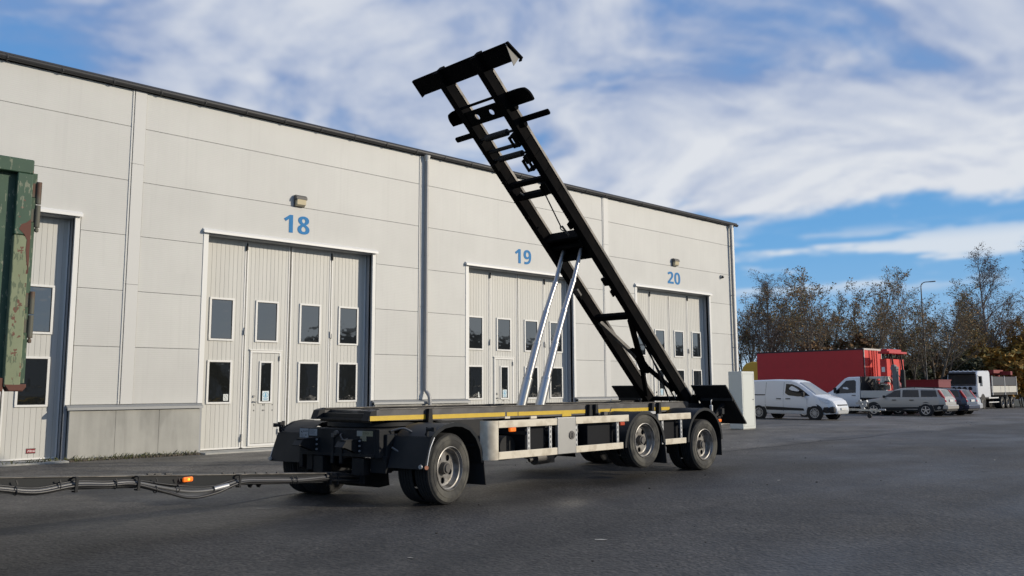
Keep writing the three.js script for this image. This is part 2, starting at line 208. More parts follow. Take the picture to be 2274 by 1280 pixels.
const hall = thing('workshop_hall', 'long pale grey panelled workshop hall with numbered folding doors', 'building', [0, 0, ZW]);
{
  const J = [-1.862, 5.882, 13.626, 21.370, 29.22], CW = 0.28;     // bay joints; the last is where the corner trim starts
  const rows = [1.118, 2.318, 3.518, 4.718, 5.918, 7.118, 7.95], G = 0.0035;
  const OL = 7.667, OR = 12.10, JT = 0.115, DT = 4.985;            // opening of the door in bay 1
  const DO = [-BAY * 2, -7.25, 0, BAY, BAY * 2];                     // each door's distance from door 18
  let pi = 0;
  const panel = (x0, x1, y0, y1) => part(hall, 'wall_panel', cb(x1 - x0 - G, y1 - y0 - G * 2, 0.09, (x0 + x1) / 2, (y0 + y1) / 2, -0.045, 0.006), mWall[(pi++ * 7) % 3]);
  for (let b = -1; b < 4; b++) {
    const x0 = b < 0 ? J[0] - BAY + CW : J[b] + CW, x1 = b < 0 ? J[0] : J[b + 1], off = DO[b + 1], ol = OL + off - JT, or = OR + off + JT;
    for (let r = 0; r < 6; r++) {
      if (r < 3) { panel(x0, ol, rows[r], rows[r + 1]); panel(or, x1, rows[r], rows[r + 1]); }
      else if (r === 3) part(hall, 'wall_panel', prism([[x0 + G, rows[3] + G], [ol, rows[3] + G], [ol, DT], [or, DT], [or, rows[3] + G], [x1 - G, rows[3] + G], [x1 - G, rows[4] - G], [x0 + G, rows[4] - G]], -0.09, 0, 0.004), mWall[(pi++ * 5) % 3]);
      else panel(x0, x1, rows[r], rows[r + 1]);
    }
    // joint cover strip with its two folded edges, in three lengths
    if (b >= 0) for (const [ya, yb] of [[1.118, 3.66], [3.66, 6.3], [6.3, 7.95]]) part(hall, 'joint_cover', [span(J[b] + 0.03, J[b] + CW - 0.004, ya + 0.002, yb - 0.002, -0.02, 0.022, 0.004), span(J[b] - 0.018, J[b] + 0.014, ya + 0.002, yb - 0.002, -0.02, 0.018)], mTrim);
  }
  part(hall, 'corner_trim', [span(29.222, 29.505, 1.118, 7.95, -0.3, 0.012, 0.004)], mWhite);
  // structure behind the panels: dark sheet, side, back, roof
  const backs = [];
  for (let b = -1; b < 4; b++) { const off = DO[b + 1], x0 = b < 0 ? J[0] - BAY : J[b], x1 = b < 0 ? J[0] : J[b + 1]; backs.push(span(x0, OL + off, 0, 5, -0.14, -0.06), span(OR + off, x1, 0, 5, -0.14, -0.06)); }
  backs.push(span(J[0] - BAY, J[4], 4.99, 7.95, -0.14, -0.06));
  part(hall, 'wall_core', backs, mJoint);
  part(hall, 'side_wall', span(29.42, 29.5, 0, 7.95, -22, -0.302), mWall[0]);
  part(hall, 'side_wall', span(J[0] - BAY - 0.1, J[0] - BAY - 0.002, 0, 7.95, -22, -0.002), mWall[1]);
  part(hall, 'back_wall', span(J[0] - BAY, 29.4, 0, 7.95, -22.1, -22.002), mWall[2]);
  part(hall, 'roof', prism([[0.10, 8.09], [0.12, 8.05], [-0.2, 8.02], [-22.2, 8.02], [-22.2, 8.1], [-11, 9.0]].map(([z, y]) => [-z, y]).reverse(), J[0] - BAY - 0.2, 29.62).rotateY(Math.PI / 2), mGutter);
  // gutter: half pipe in lengths, brackets
  for (let x = J[0] - BAY, k = 0; x < 29.6; x += 1.0, k++) {
    const e = Math.min(x + 0.994, 29.66), pts = []; for (let a = 0; a <= 8; a++) pts.push([0.085 + 0.07 * Math.cos(Math.PI + a * Math.PI / 8), 8.03 + 0.085 * Math.sin(Math.PI + a * Math.PI / 8)]); for (let a = 8; a >= 0; a--) pts.push([0.085 + 0.064 * Math.cos(Math.PI + a * Math.PI / 8), 8.03 + 0.079 * Math.sin(Math.PI + a * Math.PI / 8)]);
    part(hall, 'gutter', prism(pts.map(p => [-p[0], p[1]]), x, e).rotateY(Math.PI / 2), mGutter);
    part(hall, 'gutter_bracket', [span(x + 0.02, x + 0.045, 7.955, 8.035, 0.150, 0.158), span(x + 0.02, x + 0.045, 7.934, 7.944, 0.0, 0.12)], mBracket);
  }
  // downpipes with shoe, clips and funnel
  for (const [x, yEnd, fan] of [[13.80, 0.35, 1], [29.17, 0.35, 1]]) {
    const dp = sub(hall, 'downpipe');
    part(dp, 'pipe', [tube([[x, 7.78, 0.1], [x, 4.5, 0.1], [x, 1.42, 0.1]], 0.05, 6, 14), tube([[x, 1.44, 0.1], [x + 0.01, 1.36, 0.10], [x + 0.035, 1.28, 0.17], [x + 0.05, 1.18, 0.22], [x + 0.05, yEnd, 0.22]], 0.05, 18, 14)], mPipe);
    part(dp, 'funnel', place(new THREE.CylinderGeometry(0.10, 0.052, 0.17, 4, 1), x, 7.865, 0.1, 0, Math.PI / 4), mWhite);
    for (const y of [7.1, 5.1, 3.0, 2.0]) part(dp, 'clip', [place(new THREE.CylinderGeometry(0.056, 0.056, 0.035, 12), x, y, 0.1), span(x - 0.012, x + 0.012, y - 0.012, y + 0.012, 0, 0.06)], mPipe);
  }
  // concrete plinth and sloping sill flashing between the doors
  const pl = []; for (let b = -1; b < 5; b++) pl.push([b === -1 ? J[0] - BAY : OR + DO[b] + 0.08, b === 4 ? 29.5 : OL + DO[b + 1] - 0.08]);
  for (const [a, c] of pl) { if (c - a < 0.3) continue;
    const n = Math.max(1, Math.round((c - a) / 1.02)), w = (c - a) / n;
    for (let i = 0; i < n; i++) part(hall, 'plinth_slab', cb(w - 0.004, 0.955, 0.2, a + w * (i + 0.5), 0.525, 0.0, 0.004), mConc);
    part(hall, 'footing', span(a + 0.02, c - 0.02, -0.2, 0.05, -0.1, 0.07), mConc);
    part(hall, 'sill_flashing', prism([[0.001, 1.116], [-0.145, 1.065], [-0.150, 1.012], [-0.138, 1.012], [-0.13, 1.045], [0.05, 1.06]], a - 0.05, c + 0.05).rotateY(Math.PI / 2), mSill);
  }
  // doors
  const rp = mulberry(404);
  const leafGeo = (w, y0, y1) => { const pts = [[0, -0.06], [w, -0.06], [w, 0]]; const n = Math.round(w / 0.105), s = w / n; for (let i = n - 1; i > 0; i--) pts.push([i * s + 0.004, 0], [i * s, -0.006], [i * s - 0.004, 0]); pts.push([0, 0]); return prism(pts.map(([x, z]) => [x, -z]), y0, y1).rotateX(-Math.PI / 2).rotateY(0); };
  for (let b = -1; b < 4; b++) {
    const off = DO[b + 1], no = 17 + b;
    const door = sub(hall, 'folding_door', [off, 0, -0.3]);
    door.userData.label = no < 17 ? 'four leaf folding door far beyond the rusty container' : no === 17 ? 'four leaf folding door partly behind the rusty container' : 'tall four leaf folding door under the number ' + no;
    const edges = [OL, 8.742, 9.895, 11.043, OR];
    for (let l = 0; l < 4; l++) {
      const a = edges[l] + (l === 2 ? 0.026 : 0.016), c = edges[l + 1] - (l === 1 ? 0.026 : 0.016);
      part(door, 'leaf', place(leafGeo(c - a, 0.06, 4.95), a, 0, 0), mLeaf);
      part(door, 'leaf_edge', [span(a - 0.002, a + 0.028, 0.062, 4.948, -0.055, 0.012), span(c - 0.028, c + 0.002, 0.062, 4.948, -0.055, 0.012), span(a + 0.028, c - 0.028, 0.05, 0.085, -0.05, 0.012)], mWhite);
    }
    part(door, 'seal', [span(OL, OR, 0.02, 4.97, -0.12, -0.062), span(OL, OR, 0.022, 0.05, -0.06, -0.01)], mBlackGap);
    const win = (x0, x1, y0, y1, f = 0.045) => {
      part(door, 'window_frame', [span(x0, x1, y1 - f, y1, 0.0, 0.03, 0.006), span(x0, x1, y0, y0 + f, 0.0, 0.03, 0.006), span(x0, x0 + f, y0 + f, y1 - f, 0.0, 0.029), span(x1 - f, x1, y0 + f, y1 - f, 0.0, 0.029)], mWhite);
      part(door, 'window_seal', [span(x0 + f, x1 - f, y1 - f - 0.012, y1 - f, 0.0, 0.018), span(x0 + f, x1 - f, y0 + f, y0 + f + 0.012, 0.0, 0.018), span(x0 + f, x0 + f + 0.012, y0 + f + 0.012, y1 - f - 0.012, 0, 0.018), span(x1 - f - 0.016, x1 - f, y0 + f + 0.012, y1 - f - 0.012, 0, 0.018)], mRubberSeal);
      { const w = x1 - x0 - 2 * f - 0.028, h = y1 - y0 - 2 * f - 0.024; part(door, 'window_pane', bx(w, h, 0.006), mPane, [(x0 + x1) / 2 - 0.002, (y0 + y1) / 2, 0.009], [(rp() - 0.5) * 0.012, (rp() - 0.5) * 0.012, 0]); }
    };
    for (const cx of [8.170, 9.302, 10.465, 11.575]) win(cx - 0.298, cx + 0.298, 2.545, 3.548);
    for (const cx of [8.165, 10.460, 11.572]) win(cx - 0.296, cx + 0.296, 1.085, 2.092);
    // wicket door in the second leaf
    part(door, 'wicket_frame', [span(8.90, 9.70, 2.285, 2.34, 0, 0.032, 0.005), span(8.90, 8.955, 0.12, 2.285, 0, 0.03, 0.005), span(9.645, 9.70, 0.12, 2.285, 0, 0.03, 0.005), span(8.90, 9.70, 0.085, 0.135, 0, 0.034, 0.005), span(8.88, 9.72, 2.343, 2.365, 0, 0.045)], mWhite);
    part(door, 'wicket_leaf', place(leafGeo(0.67, 0.145, 2.275), 8.965, 0, 0.02), mLeaf);
    { const f = 0.04, x0 = 9.135, x1 = 9.475, y0 = 1.088, y1 = 2.088; part(door, 'window_frame', [span(x0, x1, y1 - f, y1, 0.02, 0.045, 0.005), span(x0, x1, y0, y0 + f, 0.02, 0.045, 0.005), span(x0, x0 + f, y0 + f, y1 - f, 0.02, 0.044), span(x1 - f, x1, y0 + f, y1 - f, 0.02, 0.044)], mWhite); part(door, 'window_pane', span(x0 + f, x1 - f, y0 + f, y1 - f, 0.02, 0.03), mPane); printed(door, 'door_sticker', 0.17, 0.235, stickerBlue, [9.315, 1.26, 0.0325]); }
    part(door, 'door_handle', [rod([9.005, 1.13, 0.02], [9.005, 1.13, 0.075], 0.012), rod([9.005, 1.13, 0.07], [9.115, 1.13, 0.07], 0.01)], mHandle);
    part(door, 'lock_cylinder', rod([9.02, 1.255, 0.02], [9.02, 1.255, 0.05], 0.028, 0.028, 16), mHandle);
    for (const y of [0.92, 1.05]) for (const x of [9.03, 9.25, 9.29, 9.50]) part(door, 'bolt', bx(0.014, 0.03, 0.008, x, y, 0.024), mBlackGap);
    for (const x of [9.63]) for (const y of [0.35, 2.1]) part(door, 'hinge', rod([x + 0.015, y, 0.045], [x + 0.015, y + 0.12, 0.045], 0.011), mHandle);
    for (const [x, d] of [[8.742, -0.02], [11.043, 0.02]]) for (const y of [0.22, 2.72, 4.74]) part(door, 'hinge', [span(x - 0.012, x + 0.012, y, y + 0.16, -0.04, 0.045), rod([x + d, y - 0.02, 0.035], [x + d, y + 0.1, 0.035], 0.016)], y > 4 ? mBlackGap : mHandle);
    printed(door, 'window_sticker', 0.115, 0.15, stickerArrow, [8.335, 1.235, 0.0125]);
    if (no === 17) printed(door, 'maker_plate', 0.17, 0.1, redPlate, [11.62, 0.22, 0.006]);
    part(hall, 'door_jamb', [span(OL + off - 0.118, OL + off - 0.002, 1.118, 4.983, -0.08, 0.016, 0.003)], mWhite);
    part(hall, 'door_jamb', [span(OR + off + 0.002, OR + off + 0.10, 1.118, 4.983, -0.08, 0.016, 0.003)], mWhite);
    part(hall, 'door_reveal', [span(OL + off - 0.06, OL + off, 0.03, 4.98, -0.42, -0.004)], mReveal);
    part(hall, 'door_reveal', [span(OR + off, OR + off + 0.06, 0.03, 4.98, -0.42, -0.004)], mReveal);
    part(hall, 'door_reveal', [span(OL + off, OR + off, 4.955, 4.988, -0.42, -0.004)], mReveal);
    part(hall, 'lintel_flashing', [prism([[0, 5.092], [-0.085, 5.035], [-0.09, 4.978], [-0.078, 4.978], [-0.07, 5.0], [0, 5.0]], OL + off - 0.14, OR + off + 0.13).rotateY(Math.PI / 2)], mWhite);
    part(hall, 'threshold', cb(OR - OL + 0.1, 0.12, 0.75, (OL + OR) / 2 + off, -0.025, 0.02, 0.012), mConc);
    const num = { 18: ['18', 9.525, 0.70], 19: ['19', 17.262, 0.69], 20: ['20', 24.97, 0.78] }[no];
    if (num) part(hall, 'door_number', place(textGeo(num[0], num[2], 0.455, 0.006), num[1], 5.243, 0.002), mNumber);
  }
}
// wall lamps and the camera dome
const mLampBody = mat([0.10, 0.095, 0.085], 0.6), mLampGlass = mat([0.55, 0.47, 0.30], 0.25, 0, { bumpMap: grainTex, bumpScale: 0.004 });
for (const [x, txt] of [[9.92, 'grey brown wall lamp over the door nearest the rusty container'], [25.40, 'grey brown wall lamp near the hall corner and its downpipe']]) {
  const l = thing('wall_lamp', txt, 'lamp', [x, 5.93, ZW], 0, 'wall lamps above the doors');
  part(l, 'housing', [prism([[0, 0.27], [0.08, 0.27], [0.15, 0.22], [0.155, 0.16], [0.04, 0.15], [0.03, 0.0], [0, 0]].map(([z, y]) => [-z, y]), -0.15, 0.15, 0.006).rotateY(Math.PI / 2)], mLampBody);
  part(l, 'diffuser', [prism([[0.03, 0.0], [0.07, -0.005], [0.135, 0.03], [0.148, 0.155], [0.03, 0.15]].map(([z, y]) => [-z, y]), -0.125, 0.125, 0.01).rotateY(Math.PI / 2)], mLampGlass);
}
{
  const c = thing('security_camera', 'small round dark camera on the wall beside the corner downpipe', 'camera', [28.47, 5.79, ZW]);
  part(c, 'base', rod([0, 0, 0.0], [0, 0, 0.06], 0.075, 0.07, 18), mat([0.30, 0.30, 0.28], 0.5));
  part(c, 'lens', place(new THREE.SphereGeometry(0.058, 16, 10), 0.015, -0.01, 0.075), mat([0.02, 0.02, 0.02], 0.15));
}
// weeds along the foot of the wall
{
  const r = mulberry(77), gs = [], v = [];
  const blades = [];
  for (let i = 0; i < 900; i++) {
    const x = r() < 0.75 ? 4.5 + r() * 3.0 : 2.8 + r() * 1.8, z = x < 4.5 ? ZW - 0.0 + 0.28 + r() * 0.1 : ZW + 0.09 + r() * 0.1 + (r() < 0.1 ? 0.1 : 0), h = 0.03 + r() * r() * 0.13, a = r() * 6.28, w = 0.004 + r() * 0.006, lx = (r() - 0.5) * h * 1.6, lz = r() * h * 0.9;
    const dx = Math.cos(a) * w, dz = Math.sin(a) * w;
    blades.push(x - dx, 0, z - dz, x + dx, 0, z + dz, x + lx * 0.5, h * 0.7, z + lz * 0.5, x + lx * 0.5, h * 0.7, z + lz * 0.5, x + dx * 0.5 + lx, h, z + lz, x - dx, 0, z - dz);
  }
  const g = new THREE.BufferGeometry(); g.setAttribute('position', new THREE.BufferAttribute(new Float32Array(blades), 3)); g.computeVertexNormals();
  const m = part(scene, 'weeds', g, mat([0.10, 0.105, 0.035], 0.9, 0, { side: THREE.DoubleSide })); m.userData.kind = 'stuff'; tag(m, 'dry grass and weeds along the foot of the wall', 'weeds');
  const rub = []; for (let i = 0; i < 260; i++) { const x = 3.8 + r() * 3.9, z = ZW + 0.10 + r() * 0.16, s = 0.01 + r() * 0.03; rub.push(place(new THREE.IcosahedronGeometry(s, 0), x, s * 0.3, z, r() * 3, r() * 3)); }
  const d = part(scene, 'debris', rub, mat([0.09, 0.075, 0.055], 0.95)); d.userData.kind = 'stuff'; tag(d, 'dirt and small stones along the wall foot', 'debris');
}
// ---------------------------------------------------------------- the tipping container trailer
const blackTex = mottled([0.006, 0.007, 0.009], [0.020, 0.020, 0.020], 0.7, 256, 401, 5); blackTex.repeat.set(0.9, 0.9);
const mBlack = mat(null, 0.6, 0, { phys: true, specularIntensity: 0.5, map: blackTex, bumpMap: grainTex, bumpScale: 0.0012 });
const frameTex = mottled([0.0018, 0.0018, 0.002], [0.0055, 0.0045, 0.004], 0.6, 256, 409, 7); frameTex.repeat.set(0.8, 0.8);
const mFrame = mat(null, 0.85, 0, { phys: true, specularIntensity: 0.08, map: frameTex, bumpMap: grainTex, bumpScale: 0.0015 });
const wornTex = mottled([0.06, 0.054, 0.047], [0.17, 0.155, 0.135], 1.0, 256, 417, 9); wornTex.repeat.set(0.7, 0.7);
const mWorn = mat(null, 0.55, 0.2, { map: wornTex, bumpMap: grainTex, bumpScale: 0.001 });
const plasticTex = mottled([0.006, 0.0075, 0.0095], [0.016, 0.017, 0.018], 0.55, 256, 421, 4);
const mFender = mat(null, 0.5, 0, { phys: true, specularIntensity: 0.5, map: plasticTex });
const tyreTex = mottled([0.030, 0.029, 0.026], [0.095, 0.090, 0.074], 0.85, 256, 431, 4); tyreTex.repeat.set(1.6, 1.6);
const mSidewall = mat(null, 0.88, 0, { map: tyreTex, bumpMap: grainTex, bumpScale: 0.001 });
const mTread = mat([0.014, 0.014, 0.014], 0.9, 0, { bumpMap: grainTex, bumpScale: 0.003 });
const rimTex = mottled([0.26, 0.25, 0.235], [0.10, 0.088, 0.072], 0.75, 256, 437, 5); rimTex.repeat.set(2.4, 2.4);
const mRim = mat(null, 0.42, 0.5, { map: rimTex });
const mHub = mat([0.09, 0.085, 0.08], 0.6, 0.3);
const guardTex = mottled([0.66, 0.60, 0.48], [0.40, 0.34, 0.25], 0.6, 256, 443, 9);
const mGuard = mat(null, 0.42, 0, { map: guardTex });
const mSteel = mat([0.45, 0.45, 0.44], 0.33, 0.85, { bumpMap: grainTex, bumpScale: 0.0006 });
const mChrome = mat([0.42, 0.41, 0.405], 0.36, 0.9);
const stripeTex = mottled([0.60, 0.40, 0.010], [0.46, 0.30, 0.010], 0.6, 128, 449, 4); stripeTex.repeat.set(3, 3);
const mStripe = mat(null, 0.45, 0, { map: stripeTex });
const mAmber = mat([0.75, 0.16, 0.015], 0.3, 0, { emissive: new THREE.Color(0.45, 0.08, 0.005), emissiveIntensity: 1 });
const mAmberGlow = mat([0.95, 0.30, 0.02], 0.3, 0, { emissive: new THREE.Color(1.0, 0.42, 0.03), emissiveIntensity: 1.6 });
const mRedLens = mat([0.45, 0.06, 0.02], 0.3);
const mHose = mat([0.02, 0.02, 0.021], 0.42);
const mHoseGrey = mat([0.10, 0.10, 0.10], 0.38);
const mRust = mat([0.10, 0.055, 0.03], 0.85);
const railTex = mottled([0.040, 0.039, 0.041], [0.085, 0.082, 0.08], 0.8, 256, 453, 5);
const mRail = mat(null, 0.55, 0, { map: railTex, bumpMap: grainTex, bumpScale: 0.001 });
const mNavy = mat([0.0035, 0.0045, 0.0075], 0.6, 0, { phys: true, specularIntensity: 0.3 });
const mHole = mat([0.004, 0.004, 0.004], 0.95);

// a wheel turned about z: outer face at z = 0, twin tyres reaching inwards
function wheelGeos(R) {
  const rr = R * 0.615, w = 0.245, tr = [], T = R;
  // tread band with grooves
  const prof = [[T - 0.022, -0.004 - 0.012]];
  for (let i = 0; i < 5; i++) { const z0 = -0.026 - i * 0.041; prof.push([T - (i ? 0.002 : 0.006), z0], [T - (i === 4 ? 0.006 : 0.001), z0 - 0.031], [T - 0.013, z0 - 0.033], [T - 0.013, z0 - 0.039]); }
  prof.pop(); prof.pop(); prof.push([T - 0.03, -0.238], [T - 0.09, -w], [rr, -w + 0.01]);
  const tread = crease(lathe(prof.map(([r, z]) => [r, -z]).map(([r, z]) => [r, -z]), 56), 0.5);
  const side = crease(lathe([[rr - 0.004, -0.030], [rr + 0.012, -0.012], [rr + 0.05, 0.0], [T * 0.80, 0.004], [T * 0.805, 0.0075], [T * 0.82, 0.0075], [T * 0.825, 0.003], [T * 0.92, -0.002], [T * 0.925, 0.001], [T - 0.028, -0.003], [T - 0.022, -0.016]], 56), 0.7);
  return { tread, side, rr };
}
const WR = 0.432;
const W0 = wheelGeos(WR);
const gTread = share(W0.tread), gSide = share(W0.side);
const rr = W0.rr;
const gRim = share([crease(lathe([[rr - 0.002, -0.032], [rr + 0.004, -0.006], [rr - 0.006, -0.002], [rr - 0.012, -0.018], [rr - 0.016, -0.035], [rr - 0.030, -0.042], [rr - 0.040, -0.095], [rr - 0.052, -0.112], [rr - 0.075, -0.116]], 56), 0.7),
  prism(Array.from({ length: 48 }, (_, i) => [(rr - 0.06) * Math.cos(i * Math.PI / 24), (rr - 0.06) * Math.sin(i * Math.PI / 24)]), -0.134, -0.118, 0, Array.from({ length: 5 }, (_, i) => hole(0.150 * Math.cos(i * Math.PI * 0.4 + 0.2), 0.150 * Math.sin(i * Math.PI * 0.4 + 0.2), 0.040)))]);
const gRimIn = share([crease(lathe([[rr, -0.26], [rr - 0.02, -0.20], [rr - 0.05, -0.17]], 40)), place(new THREE.CircleGeometry(rr - 0.02, 40), 0, 0, -0.235)]);
const gHub = share([rod([0, 0, -0.13], [0, 0, -0.055], 0.078, 0.07, 24), rod([0, 0, -0.06], [0, 0, -0.035], 0.058, 0.048, 24)]);
const gDrum = share([rod([0, 0, -0.50], [0, 0, -0.15], 0.25, 0.25, 24)]);
function truckWheel(parent, p, turn, side, spin = 0, scale = 1, twin = true) {
  const w = sub(parent, 'wheel', p, [0, turn + (side < 0 ? Math.PI : 0), 0]); w.scale.setScalar(scale);
  const q = [0, 0, spin];
  part(w, 'tyre', gTread, mTread, [0, 0, 0], q); part(w, 'sidewall', gSide, mSidewall, [0, 0, 0], q);
  part(w, 'rim', gRim, mRim, [0, 0, 0], q); part(w, 'rim_back', gRimIn, mHole); part(w, 'hub', gHub, mHub); 
  if (twin) { part(w, 'tyre', gTread, mTread, [0, 0, -0.258], q); part(w, 'brake_drum', gDrum, mHole); }
  return w;
}
// arched mudguard: shell from angle a0 to a1 (from straight back over the top), z across
function arch(r, a0, a1, z0, z1, lip = 0.02, seg = 18) {
  const P = []; for (let i = 0; i <= seg; i++) { const a = lerp(a0, a1, i / seg); P.push([r * Math.cos(a), r * Math.sin(a)]); }
  for (let i = seg; i >= 0; i--) { const a = lerp(a0, a1, i / seg); P.push([(r - 0.012) * Math.cos(a), (r - 0.012) * Math.sin(a)]); }
  const Q = []; for (let i = 0; i <= seg; i++) { const a = lerp(a0, a1, i / seg); Q.push([(r + 0.006) * Math.cos(a), (r + 0.006) * Math.sin(a)]); } for (let i = seg; i >= 0; i--) { const a = lerp(a0, a1, i / seg); Q.push([(r - 0.04) * Math.cos(a), (r - 0.04) * Math.sin(a)]); }
  return [crease(prism(P, z0, z1), 0.5), crease(prism(Q, z1 - lip, z1 + 0.006), 0.5)];
}
const trailer = thing('tipping_trailer', 'black container tipping trailer with raised frame and cream side guards', 'trailer', [6.333, 0, -9.403], 3 * Math.PI / 180);
{
  const t = trailer;
  // --- side rails with reflective tape
  for (const s of [1, -1]) {
    const zo = s * 0.637, zi = s * 0.56;
    part(t, 'side_rail', [prism([[-0.70, 1.02], [-0.658, 1.135], [-0.60, 1.155], [6.42, 1.15], [6.42, 0.985], [0.6, 0.985], [0.3, 1.0]], Math.min(zo, zi), Math.max(zo, zi), 0.004)], mRail);
    part(t, 'rail_top_plate', [span(-0.55, 6.35, 1.153, 1.163, Math.min(s * 0.52, s * 0.648), Math.max(s * 0.52, s * 0.648))], mWorn);
    const z = s > 0 ? 0.638 : -0.642;
    for (const [a, b] of [[-0.675, 0.20], [0.275, 1.66], [1.70, 1.92], [1.935, 3.45], [3.58, 3.63], [3.72, 5.17], [5.27, 5.37], [5.47, 5.80]]) part(t, 'reflective_tape', span(a, b, 1.020 - (a > 0 ? 0.004 : 0), 1.078 - (a > 0 ? 0.006 : 0), z, z + 0.004), mStripe);
    for (const x of [0.24, 3.52, 3.675, 5.22, 5.425]) part(t, 'gusset', [prism([[x - 0.025, 1.15], [x + 0.025, 1.15], [x + 0.045, 0.90], [x - 0.045, 0.90]], Math.min(s * 0.645, s * 0.70), Math.max(s * 0.645, s * 0.70))], mBlack);
    // main beams with raised neck over the dolly
    part(t, 'main_beam', [prism([[-0.45, 0.985], [6.55, 0.985], [6.55, 0.72], [1.55, 0.72], [1.25, 0.80], [0.95, 0.92], [-0.45, 0.94]], Math.min(s * 0.38, s * 0.50), Math.max(s * 0.38, s * 0.50), 0.006)], mBlack);
    part(t, 'neck_web', [prism([[0.35, 0.99], [1.2, 0.99], [1.5, 0.70], [1.35, 0.60], [1.15, 0.68], [0.8, 0.88]], Math.min(s * 0.60, s * 0.66), Math.max(s * 0.60, s * 0.66), 0.004)], mBlack);
  }
  part(t, 'front_plate', [span(-0.60, -0.585, 0.99, 1.10, -0.56, 0.56), span(-0.58, 0.5, 1.085, 1.10, -0.56, 0.56), bx(0.1, 0.02, 1.12, -0.63, 1.03, 0)], mFender);
  for (const z of [0.50, -0.638]) part(t, 'front_corner', [prism([[-0.705, 1.02], [-0.66, 1.135], [-0.57, 1.157], [-0.57, 1.02]], z, z + 0.138, 0.004)], mBlack);
  for (const x of [0.4, 1.7, 2.5, 3.4, 4.3, 5.2, 6.1]) part(t, 'crossmember', [span(x, x + 0.09, 0.85, 1.08, -0.56, 0.56)], mBlack);
  for (const x of [-0.45, 0.05, 0.95, 1.45]) part(t, 'deck_plate', [span(x, x + 0.28, 1.105, 1.135, -0.56, 0.56)], mWorn);
  // --- tanks and boxes slung under the frame
  part(t, 'air_tank', [rod([1.35, 0.62, -0.1], [1.35, 0.62, 1.0], 0.15, 0.15, 20)], mBlack);
  part(t, 'air_tank', [rod([1.75, 0.56, 0.25], [2.55, 0.56, 0.25], 0.14, 0.14, 20)], mRust);
  part(t, 'equipment_box', [cb(0.42, 0.34, 0.9, 1.72, 0.73, 0.72, 0.015)], mNavy);
  part(t, 'equipment_box', [cb(0.62, 0.40, 0.9, 3.18, 0.72, 0.70, 0.015)], mNavy);
  part(t, 'equipment_box', [cb(0.60, 0.42, 0.9, 4.98, 0.74, 0.70, 0.015)], mNavy);
  part(t, 'valve_block', [bx(0.2, 0.12, 0.2, 2.68, 0.82, 0.95), rod([2.58, 0.55, 0.9], [2.58, 0.85, 0.9], 0.05), rod([2.58, 0.82, 0.9], [2.85, 0.82, 0.9], 0.02), rod([2.62, 0.6, 0.95], [2.9, 0.75, 0.95], 0.015)], mHub);
  part(t, 'brake_chamber', [rod([2.35, 0.38, 0.55], [2.62, 0.40, 0.55], 0.095, 0.11, 18), rod([2.25, 0.36, 0.55], [2.36, 0.38, 0.55], 0.03), bx(0.12, 0.12, 0.1, 2.7, 0.36, 0.55)], mHub);
  part(t, 'pipework', [tube([[0.35, 1.03, 0.55], [0.7, 0.98, 0.62], [1.05, 0.93, 0.55], [1.4, 0.95, 0.3]], 0.018), tube([[0.25, 0.99, 0.45], [0.6, 0.93, 0.55], [0.95, 0.96, 0.5]], 0.012), tube([[1.2, 0.47, 0.6], [1.6, 0.43, 0.7], [2.0, 0.47, 0.6], [2.4, 0.5, 0.5]], 0.02)], mHose);
  part(t, 'control_lever', [rod([3.78, 0.99, 0.85], [3.84, 1.10, 0.86], 0.008), bx(0.12, 0.05, 0.08, 3.74, 1.01, 0.8)], mHub);
  // --- side guards, both sides
  for (const s of [1, -1]) {
    const z0 = s > 0 ? 1.243 : -1.273, z1 = z0 + 0.03;
    const rail = (x0, x1, y0, y1) => part(t, 'side_guard_rail', [span(x0, x1, y0, y1, z0, z1, 0.006)], mGuard);
    rail(0.91, 2.062, 0.895, 0.990); rail(2.466, 3.738, 0.897, 0.997); rail(4.525, 5.488, 0.886, 0.988);
    rail(0.91, 2.062, 0.490, 0.588); rail(2.466, 3.583, 0.492, 0.586); rail(4.716, 5.327, 0.490, 0.580);
    // rounded vertical front end
    const P = []; for (let i = 0; i <= 8; i++) { const a = Math.PI + i * Math.PI / 16; P.push([0.905 + 0.17 * Math.cos(a), -1.272 + 0.17 + 0.17 * Math.sin(a)]); }
    const Q = P.map(([x, y]) => [x, y]).concat(P.slice().reverse().map(([x, y]) => { const dx = x - 0.905, dy = y + 1.102, l = Math.hypot(dx, dy) || 1; return [0.905 + dx * (l - 0.02) / l, -1.102 + dy * (l - 0.02) / l]; }));
    const fe = crease(prism(Q, 0.488, 0.990).rotateX(-Math.PI / 2), 0.6); if (s < 0) fe.scale(1, 1, -1); part(t, 'side_guard_end', [fe], mGuard);
    part(t, 'lock_panel', [span(2.068, 2.460, 0.490, 1.000, z0 - 0.02, z1 + 0.004, 0.008)], mSteel);
    if (s > 0) { part(t, 'panel_lock', [rod([2.363, 0.745, z1], [2.363, 0.745, z1 + 0.016], 0.062, 0.058, 24), bx(0.014, 0.07, 0.02, 2.363, 0.745, z1 + 0.018), rod([2.363, 0.745, z1 + 0.01], [2.363, 0.745, z1 + 0.02], 0.030, 0.028, 16)], mHub); }
    for (const x of [1.514, 1.955, 2.511, 3.491, 4.688, 5.233]) {
      part(t, 'guard_post', [prism([[x - 0.024, 0.50], [x + 0.024, 0.50], [x + 0.024, 0.985], [x - 0.024, 0.985]], Math.min(z0 - s * 0.0 - (s > 0 ? 0.02 : -0.03), z0 - (s > 0 ? 0.002 : -0.052)), Math.max(z0 - (s > 0 ? 0.02 : -0.03), z0 - (s > 0 ? 0.002 : -0.052)), 0, [0.53, 0.60, 0.67, 0.74, 0.81, 0.88].map(y => { const h = new THREE.Path(); h.moveTo(x - 0.008, y - 0.018); h.lineTo(x - 0.008, y + 0.018); h.lineTo(x + 0.008, y + 0.018); h.lineTo(x + 0.008, y - 0.018); return h; }))], mGalv);
